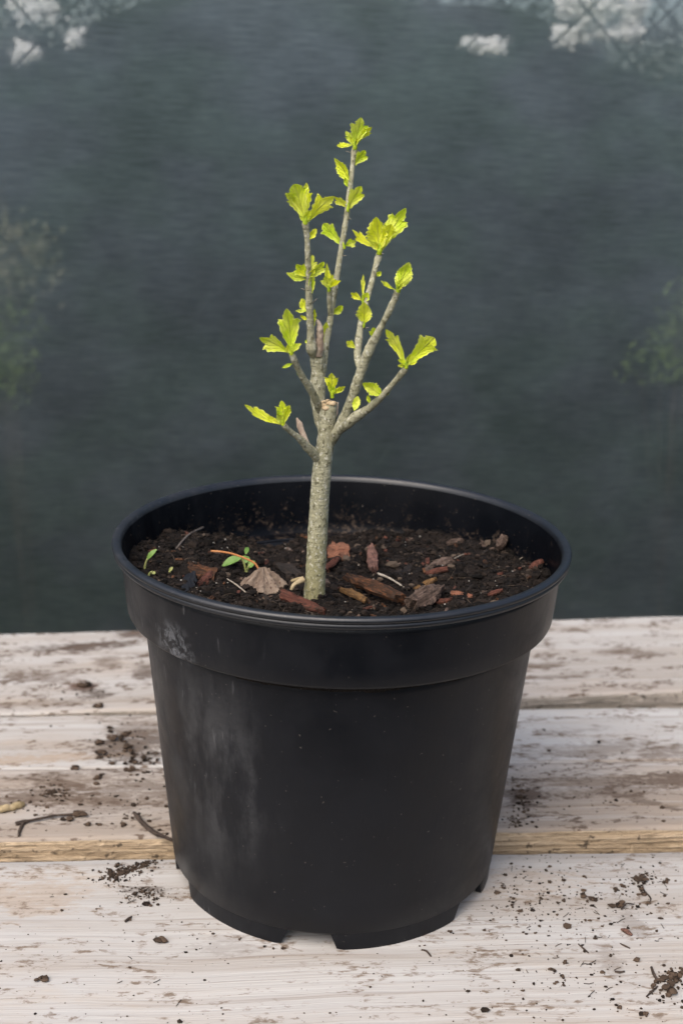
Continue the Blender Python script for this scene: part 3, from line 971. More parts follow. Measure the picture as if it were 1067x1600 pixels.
# dead leaf with its petiole
dl = empty('dead_leaf', on_soil(408, 925))
tag(dl, 'crumpled grey brown dead leaf with a long orange stalk on the soil', 'dead leaf')
c0 = on_soil(408, 926)
apex = c0 + Vector((0.001, 0.004, 0.0125))
vs, fs = [], []
nr, na = 14, 72
for i in range(nr + 1):
    for k in range(na):
        a = 2 * math.pi * k / na
        t = i / nr
        lob = 1 + 0.12 * math.sin(5 * a + 1) + 0.10 * mn.noise((math.cos(a) * 3, math.sin(a) * 3, 8))
        rr = t * 0.0118 * lob
        fold = 0.0032 * t * math.sin(7 * a + 0.6) + 0.0016 * t * mn.noise((math.cos(a) * 6, math.sin(a) * 6, t * 3))
        x = math.cos(a) * rr * 1.0; y = math.sin(a) * rr * 0.62
        z = -0.0125 * (t ** 1.35) + fold + 0.0022 * t * mn.noise((x * 330, y * 330, 3)) + 0.0010 * mn.noise((x * 900, y * 900, 6))
        vs.append(apex + Vector((x, y - 0.0035 * t, z)))
for i in range(nr):
    for k in range(na):
        a = i * na + k; b = i * na + (k + 1) % na
        fs.append((a, b, b + na, a + na))
mesh_obj('blade', vs, fs, M['dead_leaf'], dl)
pp = []
for (x, y, dy) in ((330, 861, 0.006), (345, 862, 0.005), (362, 865, 0.004), (382, 872, 0.002), (398, 880, 0.001), (406, 891, 0.0)):
    q = on_y(x, y, apex.y + dy); pp.append((q.x, q.y, q.z, 0.00055))
pp.append((apex.x, apex.y, apex.z - 0.0005, 0.0006))
vs, fs = tube(catmull(pp, 6), 8, 0.05, 2)
mesh_obj('petiole', vs, fs, M['petiole'], dl)


def blade(base, tip, wid, nrm, cup=0.2, n=9):
    """simple pointed oval leaf surface"""
    d = tip - base; L = d.length; X = d.normalized()
    Yv = Vector(nrm).cross(X).normalized(); Zv = X.cross(Yv)
    vs, fs = [], []
    for i in range(n + 1):
        t = i / n
        wd = wid * 0.5 * (math.sin(math.pi * min(1, 0.04 + 0.96 * t)) ** 0.75) * (1 if i < n else 0.05)
        for s in (-1, -0.5, 0, 0.5, 1):
            vs.append(base + X * (L * t) + Yv * (wd * s) + Zv * (cup * wd * s * s + 0.10 * L * math.sin(t * 3)))
    for i in range(n):
        for j in range(4):
            a = i * 5 + j
            fs.append((a, a + 5, a + 6, a + 1))
    return vs, fs


def seedling(label, root, stems, leaves, matl='weed', mats='sprout'):
    rt = on_soil(*root)
    e = tag(empty('seedling', rt), label, 'seedling')
    for st in stems:
        P = []
        for k, (x, y) in enumerate(st):
            q = on_y(x, y, rt.y)
            if k == 0: q = rt - Vector((0, 0, 0.001))
            P.append((q.x, q.y, q.z, 0.0007 - 0.0001 * k))
        vs, fs = tube(catmull(P, 4), 6)
        mesh_obj('stem', vs, fs, M[mats], e)
    for (b, t, wd, dy) in leaves:
        vs, fs = blade(on_y(*b, rt.y), on_y(*t, rt.y + dy), wd, (0.1, -0.55, 0.8))
        mesh_obj('leaf', vs, fs, M[matl], e)


seedling('tiny green seedling with one oval leaf near the left pot wall', (226, 889), [[(226, 889), (228, 880), (231, 873)]], [((230, 874), (246, 858), 0.0028, 0.001)], 'weed')
seedling('green weed seedling with oval leaves under the orange leaf stalk', (385, 894), [[(385, 894), (384, 888), (380, 876)], [(385, 894), (388, 886), (394, 880)], [(385, 894), (383, 885), (378, 872)]],
         [((379, 870), (347, 885), 0.0045, -0.002), ((382, 880), (384, 868), 0.005, 0.004), ((388, 886), (399, 877), 0.004, 0.0), ((384, 890), (383, 884), 0.003, -0.002), ((384, 866), (387, 855), 0.0025, 0.006)], 'weed')
seedling('yellowish sprout curling up beside the left rim', (233, 901), [[(233, 901), (234, 896), (239, 893)]], [((238, 894), (243, 897), 0.002, -0.001)], 'sprout')
seedling('pale yellow sprout poking out before the broad brown slab', (264, 896), [[(264, 896), (266, 892)]], [((265, 893), (271, 886), 0.0018, 0.0)], 'sprout')

# ------------------------------------------------------------------ the sapling
plant = empty('hibiscus_sapling', TB - Vector((0, 0, 0.004)))
tag(plant, 'young pruned shrub sapling with pale bark and fresh lime green leaves in the pot', 'sapling')
Y0 = TB.y
# branch: list of (px, py, half-width px, depth offset m)
BRANCH = {
    'trunk': [(490, 956, 19, 0), (490.5, 940, 17.5, 0), (493, 900, 16, 0), (495, 860, 15.5, 0), (497.5, 815, 15.2, 0), (500, 770, 15.5, 0), (504, 725, 14.8, 0), (509, 690, 14, 0), (511.5, 660, 13.6, 0.0), (513, 640, 13.4, 0), (513.5, 631, 12.5, 0)],
    'leader': [(506, 676, 8, 0.002), (500, 650, 10.5, 0.004), (497, 615, 11.5, 0.005), (497, 580, 11, 0.006), (496, 556, 11, 0.006), (496, 546, 10, 0.006)],
    'left_shoot': [(490, 556, 6, 0.004), (487, 545, 9.2, 0.002), (486, 530, 7, 0.001), (485, 505, 6.4, 0), (483.5, 480, 6.2, -0.002), (482.5, 455, 6, -0.003), (482, 430, 5.2, -0.004), (481, 400, 5, -0.006), (480, 372, 5, -0.007), (477.5, 352, 5.6, -0.008), (477, 345, 4.5, -0.008)],
    'tall_shoot': [(504, 582, 6.5, 0.008), (507, 560, 5.8, 0.010), (510, 535, 5.6, 0.012), (514, 510, 5.8, 0.014), (518, 488, 5.2, 0.016), (522, 460, 5.1, 0.018), (529, 415, 5.0, 0.020), (536, 372, 4.6, 0.022), (541, 340, 4.9, 0.024), (545, 310, 4.4, 0.026), (548, 285, 4.6, 0.027), (551, 258, 4.2, 0.029), (553.5, 236, 4.8, 0.030), (554, 230, 3.8, 0.03)],
    'side_spur': [(517, 498, 4.0, 0.016), (515, 482, 4.0, 0.014), (515, 468, 4.2, 0.013), (515, 454, 4.2, 0.012)],
    'right_shoot': [(518, 692, 7, 0.0), (526, 676, 9, -0.004), (536, 657, 8.6, -0.006), (546, 632, 8.2, -0.008), (556, 604, 8.2, -0.010), (566, 575, 8.4, -0.012), (574, 553, 8.8, -0.014), (583, 534, 7.6, -0.015), (593, 515, 6, -0.017), (603, 496, 5.2, -0.019), (612, 477, 5.4, -0.021), (618, 463, 5.4, -0.022), (621, 455, 6, -0.023)],
    'right_inner': [(563, 578, 5.5, -0.011), (558.5, 558, 6.4, -0.006), (560, 535, 6.2, -0.003), (563, 512, 5.6, 0.0), (567, 490, 5.6, 0.002), (573, 467, 5.2, 0.005), (580, 443, 5, 0.008), (586, 420, 4.8, 0.010), (591, 402, 5.6, 0.012), (592, 396, 5, 0.012)],
    'right_low': [(531, 672, 7, -0.006), (542, 663, 8.4, -0.012), (556, 651, 8.4, -0.016), (572, 641, 7, -0.020), (588, 628, 6.2, -0.025), (603, 612, 5, -0.029), (618, 595, 5, -0.033), (629, 582, 6, -0.036), (634, 575, 5.2, -0.037)],
    'left_upper': [(500, 642, 6, 0.002), (494, 626, 6.5, -0.004), (484, 606, 6.4, -0.009), (474, 591, 5.6, -0.013), (466, 576, 5.2, -0.016), (460, 562, 5.6, -0.019), (456, 553, 4.8, -0.020)],
    'left_low': [(501, 722, 8, 0), (490, 708, 8.6, -0.004), (478, 696, 7.6, -0.008), (467, 684, 5.6, -0.012), (456, 676, 4.8, -0.015), (447, 668, 4.8, -0.018), (443, 663, 4.2, -0.019)],
}
STUB = {
    'cut_stub_middle': [(498, 556, 7, 0.004), (499, 540, 6.2, 0.003), (500, 522, 6, 0.003), (500, 512, 5.4, 0.003), (497, 503, 3.0, 0.003), (496, 499, 1.2, 0.003)],
    'cut_stub_left': [(481, 698, 6, -0.008), (476, 686, 5.2, -0.006), (471, 672, 4.6, -0.004), (468, 663, 4.8, -0.003), (465, 656, 2.6, -0.002), (463.5, 653, 1.2, -0.002)],
    'bark_tear': [(522, 655, 3.4, 0.0), (525, 643, 3.6, 0.0), (527, 632, 2.2, 0.001), (528, 628, 0.8, 0.001)],
}


def bpath(pts):
    out = []
    for (x, y, r, dy) in pts:
        q = on_y(x, y, Y0 + dy)
        out.append((q.x, q.y, q.z, r * (q - CAM).dot(fwd) / FPX))
    return out


LIMB = {}
for nm, pts in BRANCH.items():
    P = catmull(bpath(pts), 9)
    # swollen nodes
    out = []
    acc = 0.0
    nxt = 0.012
    for i, p in enumerate(P):
        if i: acc += (Vector(p[:3]) - Vector(P[i - 1][:3])).length
        k = 1.0
        if nm != 'trunk':
            k += 0.16 * max(0, mn.noise((acc * 160, len(nm), 1.5)))
        else:
            k += 0.03 * mn.noise((acc * 90, 2, 1.5))
        if nm not in ('trunk', 'leader'): k *= 0.93
        out.append((*p[:3], p[3] * k))
    vs, fs = tube(out, 20 if nm in ('trunk', 'leader') else 14, 0.14 if nm != 'trunk' else 0.07, len(nm) + 1, 420)
    LIMB[nm] = mesh_obj('trunk' if nm == 'trunk' else 'branch', vs, fs, M['bark'], plant)
for nm, pts in STUB.items():
    vs, fs = tube(catmull(bpath(pts), 6), 12, 0.38, len(nm), 520)
    mesh_obj('dead_stub', vs, fs, M['stub'], plant)
# cut face of the trunk and its ragged collar
q = on_y(513.5, 630, Y0)
mb = MB()
for k in range(11):
    a = 2 * math.pi * k / 11
    rr = 0.0029 * rnd.uniform(0.8, 1.15)
    mb.add(crumb(q + Vector((math.cos(a) * rr, math.sin(a) * rr, rnd.uniform(-0.0006, 0.001))), rnd.uniform(0.0009, 0.0016)))
mb.add(crumb(q + Vector((-0.0012, -0.003, -0.0018)), 0.0022))
mb.add(crumb(q + Vector((0.001, -0.0025, 0.0002)), 0.0020))
mesh_obj('pruning_scar', mb.v, mb.f, M['cut'], plant)
# surface roots
for pts in ([(474, 905, 5, -0.004), (466, 910, 4.2, -0.006), (459, 914, 3.4, -0.008), (455, 922, 2.4, -0.009)], [(474, 903, 3, 0.004), (462, 906, 3, 0.003), (455, 908, 2, 0.003)]):
    vs, fs = tube(catmull(bpath(pts), 5), 8, 0.2, 3, 500)
    mesh_obj('root', vs, fs, M['root'], plant)
# dry bristles (old stipules) at the nodes
br = [((549, 240), (540, 236)), ((541, 340), (533, 337)), ((543, 341), (549, 343)), ((533, 398), (526, 394)), ((536, 400), (542, 400)), ((479, 456), (470, 450)), ((487, 476), (496, 466)),
      ((569, 514), (577, 512)), ((627, 450), (633, 448)), ((559, 530), (568, 528)), ((594, 397), (600, 397)), ((616, 462), (612, 460)), ((620, 632), (607, 634))][:12]


LAST = ['trunk']


def depth_at(px, py):
    best, by = 1e9, 0
    for nm, pts in BRANCH.items():
        for i in range(len(pts) - 1):
            a, b = pts[i], pts[i + 1]
            for t in (0, 0.25, 0.5, 0.75, 1):
                x = a[0] + (b[0] - a[0]) * t; y = a[1] + (b[1] - a[1]) * t
                d = math.hypot(px - x, py - y)
                if d < best:
                    best, by = d, a[3] + (b[3] - a[3]) * t
                    LAST[0] = nm
    return Y0 + by


for (a, b) in br:
    Y = depth_at(*a)
    p, q2 = on_y(*a, Y), on_y(*b, Y - 0.002)
    vs, fs = tube([(*p, 0.00028), (*((p + q2) / 2 + Vector((0, 0, 0.0003))), 0.0002), (*q2, 0.0001)], 4)
    mesh_obj('bristle', vs, fs, M['straw'], plant).parent = LIMB[LAST[0]]

# leaves --------------------------------------------------------------
# outline tables: (t, half width) along the leaf, unit length and unit max half width
OUT = {
    'L': [(0, .10), (.10, .15), (.22, .32), (.34, .56), (.46, .80), (.56, .97), (.64, 1.0), (.68, .86), (.70, .44), (.74, .46), (.80, .50), (.88, .40), (.95, .22), (1, .05)],
    'O': [(0, .10), (.08, .22), (.18, .52), (.28, .78), (.36, .86), (.40, .98), (.47, .92), (.51, 1.0), (.58, .88), (.62, .93), (.69, .76), (.73, .80), (.80, .58), (.84, .60), (.90, .34), (.94, .34), (.98, .10), (1, .03)],
    'N': [(0, .28), (.12, .50), (.25, .74), (.38, .92), (.50, 1.0), (.60, .92), (.66, .98), (.72, .62), (.76, .66), (.83, .44), (.87, .46), (.93, .22), (1, .03)],
    'F': [(0, .08), (.12, .14), (.25, .28), (.40, .46), (.55, .68), (.68, .90), (.76, 1.0), (.80, .92), (.815, .56), (.86, .60), (.92, .52), (.965, .36), (1, .12)],
}


def leaf(bx, by, tx, ty, wr, kind='L', yaw=0.0, lean=0.0, fold=0.42, curl=0.22, seed=None):
    sd = seed if seed is not None else int(bx * 7 + ty * 3 + tx)
    rg = random.Random(sd)
    Yb = depth_at(bx, by)
    base = on_y(bx, by, Yb - 0.0008)
    pxm = (base - CAM).dot(fwd) / FPX
    Lp = math.hypot(tx - bx, ty - by) * pxm
    tip = on_y(tx, ty, Yb + lean * Lp)
    d = tip - base
    L = d.length
    Xv = d.normalized()
    view = (CAM - base).normalized()
    Nn = (view - Xv * view.dot(Xv)).normalized()
    Nn = Matrix.Rotation(yaw, 3, Xv) @ Nn
    Sv = Nn.cross(Xv)
    hw = wr * Lp * 0.5 / max(0.35, math.cos(yaw))
    vs, fs, uvs = [], [], []
    COL = (-1, -0.66, -0.33, 0, 0.33, 0.66, 1)
    src = OUT[kind]
    nt_ = max(5, int(6 + Lp * 260))
    rows = []
    NRW = 30
    for i in range(NRW + 1):
        t = i / NRW
        for (a, b) in zip(src, src[1:]):
            if a[0] <= t <= b[0]:
                k = (t - a[0]) / (b[0] - a[0]); wv = a[1] + (b[1] - a[1]) * k; break
        saw = (t * nt_) % 1.0
        rows.append((t, max(0.02, wv * (1 + (0.26 * (0.5 - saw) if t > 0.3 else 0.0)))))
    ph = rg.uniform(0, 6)
    asym = rg.uniform(-0.12, 0.12)
    for (t, wv) in rows:
        for s in COL:
            ww = hw * wv * (1 + asym * s) * (1 + 0.07 * rg.uniform(-1, 1) * (abs(s) == 1))
            lobe_up = 0.0
            if kind in ('L', 'F') and abs(s) > 0.3: lobe_up = 0.13 * L * abs(s) * wv * sst(0.3, 0.6, t) * (1 - sst(0.62, 0.9, t))
            wave = 0.085 * L * math.sin(t * 8 + ph + s * 2) * abs(s) * wv * min(1, wr * 2)
            zc = fold * (1 + 0.5 * math.sin(ph)) * hw * wv * abs(s) ** 1.4 * (1 if kind != 'N' else 1.6) + curl * L * (math.sin(math.pi * t) * -0.5 + 0.25 * t * t) + wave
            zc += 0.012 * L * math.cos(t * 26 - abs(s) * 6) * abs(s) * wv
            vs.append(base + Xv * (L * t + lobe_up) + Sv * (ww * s) + Nn * zc)
            uvs.append((0.5 + 0.5 * s, t))
    nc = len(COL)
    for i in range(len(rows) - 1):
        for j in range(nc - 1):
            a = i * nc + j
            fs.append((a, a + 1, a + nc + 1, a + nc))
    o = mesh_obj('leaf', vs, fs, M['leaf'], plant, uvs=uvs)
    o.parent = LIMB[LAST[0]]      # limbs sit at the plant's own origin
    return o


LV = [
    # top shoot
    (554, 229, 564, 183, .62, 'L', .15, -.2), (556, 227, 580, 197, .34, 'L', .5, -.3), (552, 229, 541, 205, .5, 'L', -.5, .3), (551, 226, 526, 229, .42, 'L', .7, -.3),
    (555, 258, 570, 234, .72, 'L', .3, -.2), (546, 284, 523.5, 246, .36, 'N', -.5, .1), (545, 293, 538, 278, .5, 'O', .2, -.2),
    (544, 327, 564, 290, .62, 'L', .25, -.2), (543, 327, 523, 306, .38, 'L', -.6, -.2), (538, 388, 506, 350, .48, 'F', -.2, .25), (538, 385, 556, 376, .75, 'L', .3, -.2),
    # left shoot
    (477, 349, 460, 287, .55, 'F', -.1, -.2), (477, 349, 478, 286, .36, 'L', .3, .2), (476, 347, 448, 300, .3, 'L', -.6, -.1), (479, 349, 521, 305, .44, 'L', .5, -.15),
    (484, 374, 494, 357, .55, 'O', .2, .1), (479, 437, 447, 427, .36, 'O', .3, -.2), (480, 434, 463, 412, .75, 'L', -.2, -.3), (482, 435, 488, 399, .55, 'L', .2, .4), (485, 437, 506, 408, .52, 'L', .4, -.2), (486, 458, 488, 424, .32, 'N', .3, -.3),
    (479, 487, 472, 466, .65, 'O', -.3, .1), (478, 486, 461, 486, .34, 'N', .3, -.3), (480, 500, 469, 493, .45, 'O', .2, -.2), (488, 514, 491, 482, .30, 'N', .5, .2),
    (508, 545, 509, 503, .36, 'O', .4, .1), (482, 537, 477, 531, .7, 'O', 0, -.2),
    # spur on the tall shoot
    (514, 448, 510, 411, .24, 'N', .3, .1), (514, 453, 508, 431, .75, 'L', -.1, -.3), (516, 452, 519, 429, .5, 'L', .4, .2), (521, 491, 535, 477, .62, 'O', .3, -.1),
    # inner right shoot
    (592, 395, 588, 338, .55, 'O', -.1, -.2), (595, 394, 611, 350, .55, 'F', .2, -.25), (595, 390, 633, 325, .42, 'L', .2, .1), (591, 390, 549, 360, .24, 'L', .6, -.1), (596, 393, 606, 343, .36, 'O', .3, .35),
    (589, 432, 595, 424, .8, 'O', .2, -.2), (566, 470, 548, 457, .52, 'L', -.2, -.2), (567, 466, 567, 429, .2, 'L', .2, .2), (567, 471, 575, 457, .85, 'O', .1, -.2), (569, 507, 569, 471, .68, 'O', .0, -.35),
    # outer right shoot
    (620, 455, 639, 409, .52, 'O', .1, -.1), (618, 453, 594, 439, .26, 'L', .5, -.3), (585, 531, 583, 511, .85, 'L', .1, -.2), (556, 545, 541, 533, .7, 'L', -.1, -.2),
    # low right shoot
    (633, 574, 604, 513, .30, 'L', -.5, -.1), (634, 573, 678, 527, .58, 'F', .2, -.1), (632, 572, 621, 571, .5, 'O', .2, -.3),
    (598, 619, 566, 598, .50, 'O', -.1, -.2), (600, 618, 609, 610, .6, 'O', .2, 0), (577, 630, 574, 617, .5, 'O', 0, -.2), (553, 642, 559, 619, .55, 'O', -.2, .3),
    # left shoots
    (456, 552, 448, 481, .50, 'L', -.05, -.15), (455, 553, 406, 526, .42, 'L', -.4, -.2), (457, 568, 441, 575, .36, 'O', .2, -.2), (468, 588, 464, 580, .5, 'O', .2, -.1),
    (444, 664, 440, 626, .55, 'L', -.1, .2), (442, 664, 381, 634, .24, 'L', .5, -.2), (441, 663, 418, 650, .3, 'O', .4, -.3), (444, 663, 452, 632, .42, 'L', .4, -.2),
    # bud on the pruned trunk
    (519, 617, 518, 582, .62, 'L', 0, -.15), (520, 617, 539, 603, .42, 'L', .4, -.3), (518, 616, 513, 596, .4, 'O', -.3, -.4), (517, 590, 520, 600, .3, 'O', 0, -.4),
]
LV = LV[:-1]
for a in LV: leaf(*a)
# half-open leaflets crowding the growing tips
for (bx, by, sx_, n_) in ((554, 228, 1, 3), (477, 347, 1, 4), (593, 392, 1, 4), (621, 453, 1, 2), (634, 571, 1, 3), (455, 551, -1, 3), (443, 661, -1, 2), (481, 433, 1, 3), (519, 615, 1, 2), (514, 450, 1, 2), (544, 326, 1, 2)):
    rg = random.Random(int(bx + by))
    for k in range(n_):
        an = rg.uniform(-1.1, 1.1); ln_ = rg.uniform(11, 23)
        leaf(bx + rg.uniform(-2, 2), by, bx + math.sin(an) * ln_, by - math.cos(an) * ln_, rg.uniform(.35, .6), rg.choice('LON'), rg.uniform(-.7, .7), rg.uniform(-.5, .1), 0.7)

# green bud bases where the leaves leave the wood
for (bx, by, tx, ty, r) in ((554, 234, 555, 218, 4.6), (477, 351, 477, 335, 5.5), (592, 398, 594, 380, 5.5), (621, 457, 624, 443, 5), (634, 576, 636, 562, 4.6), (456, 555, 453, 541, 4.4),
                            (443, 665, 440, 652, 4.2), (519, 622, 519, 604, 4.0), (543, 331, 545, 316, 3.6), (514, 456, 514, 444, 4.0), (484, 455, 486, 436, 4.0), (567, 474, 567, 460, 3.0), (568, 512, 569, 502, 3.0), (538, 389, 536, 378, 3.0), (598, 620, 592, 614, 3.2)):
    Y = depth_at(bx, by) - 0.0006
    P = []
    for t in (0, .35, .7, 1):
        q = on_y(bx + (tx - bx) * t, by + (ty - by) * t, Y)
        P.append((*q, r * 0.78 * (0.9, 1.0, 0.75, 0.25)[int(t * 3 + .1)] * (q - CAM).dot(fwd) / FPX))
    vs, fs = tube(catmull(P, 4), 9, 0.25, int(bx), 600)
    mesh_obj('bud', vs, fs, M['bud'], plant).parent = LIMB[LAST[0]]

# ------------------------------------------------------------------ soil spilled on the table
sc = MB()


def spill(px, py, sx, sy, n, s0, sig=0.5, rot=0.0, maxs=0.0022):
    for _ in range(n):
        a, b = rnd.gauss(0, 1) * sx, rnd.gauss(0, 1) * sy
        x = px + a * math.cos(rot) - b * math.sin(rot); y = py + a * math.sin(rot) + b * math.cos(rot)
        put(x, y, min(maxs, s0 * math.exp(rnd.gauss(0, sig))))


def plank_at(p):
    for i, (n, f) in enumerate(edges):
        yn = n[0][1] + (n[1][1] - n[0][1]) * (p.x - n[0][0]) / (n[1][0] - n[0][0])
        yf = f[0][1] + (f[1][1] - f[0][1]) * (p.x - f[0][0]) / (f[1][0] - f[0][0])
        if yn + 0.002 < p.y < yf - 0.002: return i
    return -1


def put(x, y, s):
    p = on_z(x, y, 0)
    if math.hypot(p.x, p.y) < 0.0895 or plank_at(p) < 0: return
    sc.add(crumb(Vector((p.x, p.y, s * 0.35)), s, 0.65))


spill(200, 1362, 26, 7, 150, 0.00045, .5, -0.25)
spill(180, 1372, 14, 6, 40, 0.0006)
spill(228, 1398, 18, 7, 190, 0.00042, .5)
spill(195, 1170, 30, 18, 130, 0.0007, .7)
spill(230, 1190, 18, 10, 60, 0.0006)
spill(200, 1255, 45, 28, 110, 0.0006, .6)
spill(85, 1240, 14, 6, 120, 0.0006)
spill(60, 1262, 20, 8, 30, 0.0006)
spill(815, 1245, 9, 22, 120, 0.00055, .6, -0.3)
spill(800, 1285, 8, 8, 50, 0.0005)
spill(980, 1250, 60, 18, 60, 0.0005)
spill(890, 1190, 50, 20, 40, 0.0005)
spill(130, 1080, 25, 10, 40, 0.0006)
spill(820, 1405, 50, 35, 200, 0.00045, .55)
spill(880, 1420, 80, 50, 220, 0.0004, .6)
spill(990, 1390, 30, 25, 110, 0.0005, .6)
spill(900, 1540, 90, 40, 130, 0.00038, .6)
spill(1040, 1535, 20, 14, 60, 0.0008, .6)
spill(1000, 1375, 12, 6, 60, 0.0006)
spill(445, 1478, 14, 4, 20, 0.0006)
spill(300, 1440, 60, 40, 50, 0.0004)
spill(280, 1360, 8, 10, 14, 0.0006)
for _ in range(420): put(rnd.uniform(0, 1067), rnd.uniform(1340, 1600), 0.0003 * math.exp(rnd.gauss(0, .5)))
for _ in range(160): put(rnd.choice((rnd.uniform(0, 270), rnd.uniform(790, 1067))), rnd.uniform(1110, 1310), 0.00035 * math.exp(rnd.gauss(0, .5)))
# tiny fibres
for _ in range(46):
    x, y = (rnd.gauss(930, 70), rnd.gauss(1440, 60)) if rnd.random() < .7 else (rnd.uniform(0, 300), rnd.uniform(1360, 1580))
    p = on_z(x, y, 0)
    if math.hypot(p.x, p.y) < 0.095 or plank_at(p) < 0: continue
    d = rnd.uniform(0, 6.28); L = rnd.uniform(0.002, 0.006)
    sc.add(tube([(p.x + math.cos(d) * L * t, p.y + math.sin(d + t * .5) * L * t, 0.0004, 0.00016) for t in (0, .5, 1)], 4))
tag(mesh_obj('soil_crumbs', sc.v, sc.f, M['crumb_dry'], smooth=False, loc=(0, 0, 0)), 'fine dark soil crumbs spilled over the pale planks', 'soil', kind='stuff')


def clod(px, py, s, label, flat=0.7, grp='larger soil clods on the front plank', mat='crumb_dry'):
    rg = random.Random(int(px * 3 + py))
    p = on_z(px, py, 0)
    mb = MB()
    nn = 7 if s > 0.0015 else 4
    for k in range(nn):
        mb.add(crumb(p + Vector((rg.gauss(0, .55) * s, rg.gauss(0, .45) * s, s * 0.45 + rg.uniform(-.1, .3) * s)), s * rg.uniform(.55, .95), flat, rg))
    o = mesh_obj('soil_clod', mb.v, mb.f, M[mat], smooth=False, loc=p)
    return tag(o, label, 'soil clod', grp)


FC = 'small dark soil clod lying loose on the front plank'
for (x, y, s) in ((912, 1402, .0016), (925, 1407, .0018), (974, 1385, .0014), (1038, 1380, .0013), (1003, 1398, .0016), (863, 1516, .0013), (878, 1527, .0011), (809, 1516, .0012), (966, 1576, .0013), (1006, 1586, .0017), (1051, 1523, .0020), (1058, 1535, .0015), (953, 1493, .0009), (702, 1456, .0011), (787, 1388, .0012), (845, 1406, .0011), (870, 1411, .0010), (806, 1391, .0009), (1042, 1375, .0010)):
    clod(x, y, s, FC)
clod(964, 1416, .0026, 'largest soil clod with a fine root on the front plank', grp='')
clod(1043, 1549, .0028, 'brown soil lump between thin bark needles on the front plank', grp='')
clod(1002, 1376, .0026, 'reddish brown crumbly soil lump near the front plank far edge', grp='')
clod(67, 1532, .0022, 'lone dark soil clod on the bare left part of the front plank', grp='')
clod(251, 1471, .0021, 'olive tinged clod between the lone clod and the pot foot', grp='')
clod(186, 1353, .0016, 'dark clod beside the long soil streak by the gap', grp='')
MC = 'dark soil clod on the middle planks left of the pot'
for (x, y, s) in ((155, 1163, .0026), (178, 1156, .0030), (160, 1178, .0028), (117, 1202, .0022), (153, 1217, .0022), (125, 1275, .0030), (107, 1283, .0022), (137, 1290, .0016), (152, 1290, .0014), (193, 1290, .0018), (204, 1205, .0024), (200, 1170, .0026)):
    clod(x, y, s, MC, grp='larger soil clods on the middle planks')
for (x, y, s, lb) in ((155, 1105, .0026, 'single dark clod at the front edge of the back plank'), (132, 1073, .0032, 'reddish brown clod amid the smear on the back plank')):
    clod(x, y, s, lb, grp='')


def table_tube(name, pts, label, cat, mat, rough=0.2):
    P = []
    for (x, y, l, r) in pts:
        q = on_z(x, y, r + l)
        P.append((q.x, q.y, r + l, r))
    vs, fs = tube(catmull(P, 5), 8, rough, int(pts[0][0]), 300)
    return tag(mesh_obj(name, vs, fs, M[mat], loc=P[0][:3]), label, cat)


table_tube('dry_twig', [(210, 1270, .0, .0009), (217, 1278, .001, .0015), (226, 1288, .001, .0012), (242, 1301, .001, .0013), (256, 1307, .001, .0010), (270, 1313, .001, .0009)], 'dark curved twig leaning toward the left side of the pot', 'twig', 'twig')
table_tube('dry_twig', [(25, 1287, .0, .0012), (34, 1285, .0, .0013), (48, 1282, .0005, .0009), (68, 1278, .001, .0008), (90, 1274, .001, .0007), (122, 1272, .0, .0008)], 'long thin twig lying along the left middle plank', 'twig', 'twig')
table_tube('dry_twig', [(37, 1285, .0, .0010), (32, 1296, .0, .0009), (30, 1306, .0, .0006)], 'short twig end beside the long thin twig', 'twig', 'twig')
table_tube('root_piece', [(-6, 1264, .0, .0021), (6, 1263, .0, .0024), (17, 1261, .0, .0021), (28, 1259, .0, .0020), (38, 1256, .0, .0014)], 'pale yellowish stub of root on the left middle plank', 'root', 'root', 0.5)
table_tube('bark_needle', [(970, 1420, .001, .0004), (978, 1412, .002, .0004), (990, 1413, .0, .0003)], 'thin dark root fibre beside the largest clod', 'fibre', 'twig')
table_tube('bark_needle', [(1003, 1383, .0, .0005), (1006, 1392, .0, .0005), (1016, 1404, .0, .0004), (1010, 1415, .0, .0003)], 'bent dark root fibre hanging from the reddish lump', 'fibre', 'twig')
table_tube('bark_needle', [(1017, 1511, .0, .0005), (1021, 1522, .0, .0008), (1028, 1534, .0, .0005)], 'dark bark needle left of the brown soil lump', 'fibre', 'twig')
table_tube('bark_needle', [(1009, 1557, .0, .0003), (1018, 1549, .0, .0006), (1027, 1541, .0, .0003)], 'slanting bark needle below the brown soil lump', 'fibre', 'twig')
table_tube('bark_needle', [(903, 1475, .0, .0003), (912, 1483, .0, .0005), (919, 1489, .0, .0003)], 'pair of thin needles on the clean part of the front plank', 'fibre', 'twig')
table_tube('bark_needle', [(960, 1518, .0, .0004), (967, 1519, .0, .0006), (975, 1518, .0, .0004)], 'short straight bark needle below the faint stain', 'fibre', 'twig')
table_tube('bark_needle', [(970, 1452, .0, .0006), (978, 1455, .0, .0013), (987, 1461, .0, .0006)], 'small reddish bark sliver on the front plank', 'bark sliver', 'chip_pink')
table_tube('bark_needle', [(968, 1474, .0, .0003), (976, 1478, .0, .0005), (984, 1482, .0, .0003)], 'tiny dark needle under the small reddish sliver', 'fibre', 'twig')
table_tube('bark_needle', [(658, 1484, .0, .0004), (666, 1486, .0, .0005), (673, 1494, .0, .0004)], 'curled dark fibre just before the pot foot', 'fibre', 'twig')
table_tube('bark_needle', [(196, 1440, .0, .0006), (201, 1436, .0, .0008), (206, 1432, .0, .0004)], 'short dark splinter between the soil streak and the pot', 'fibre', 'twig')
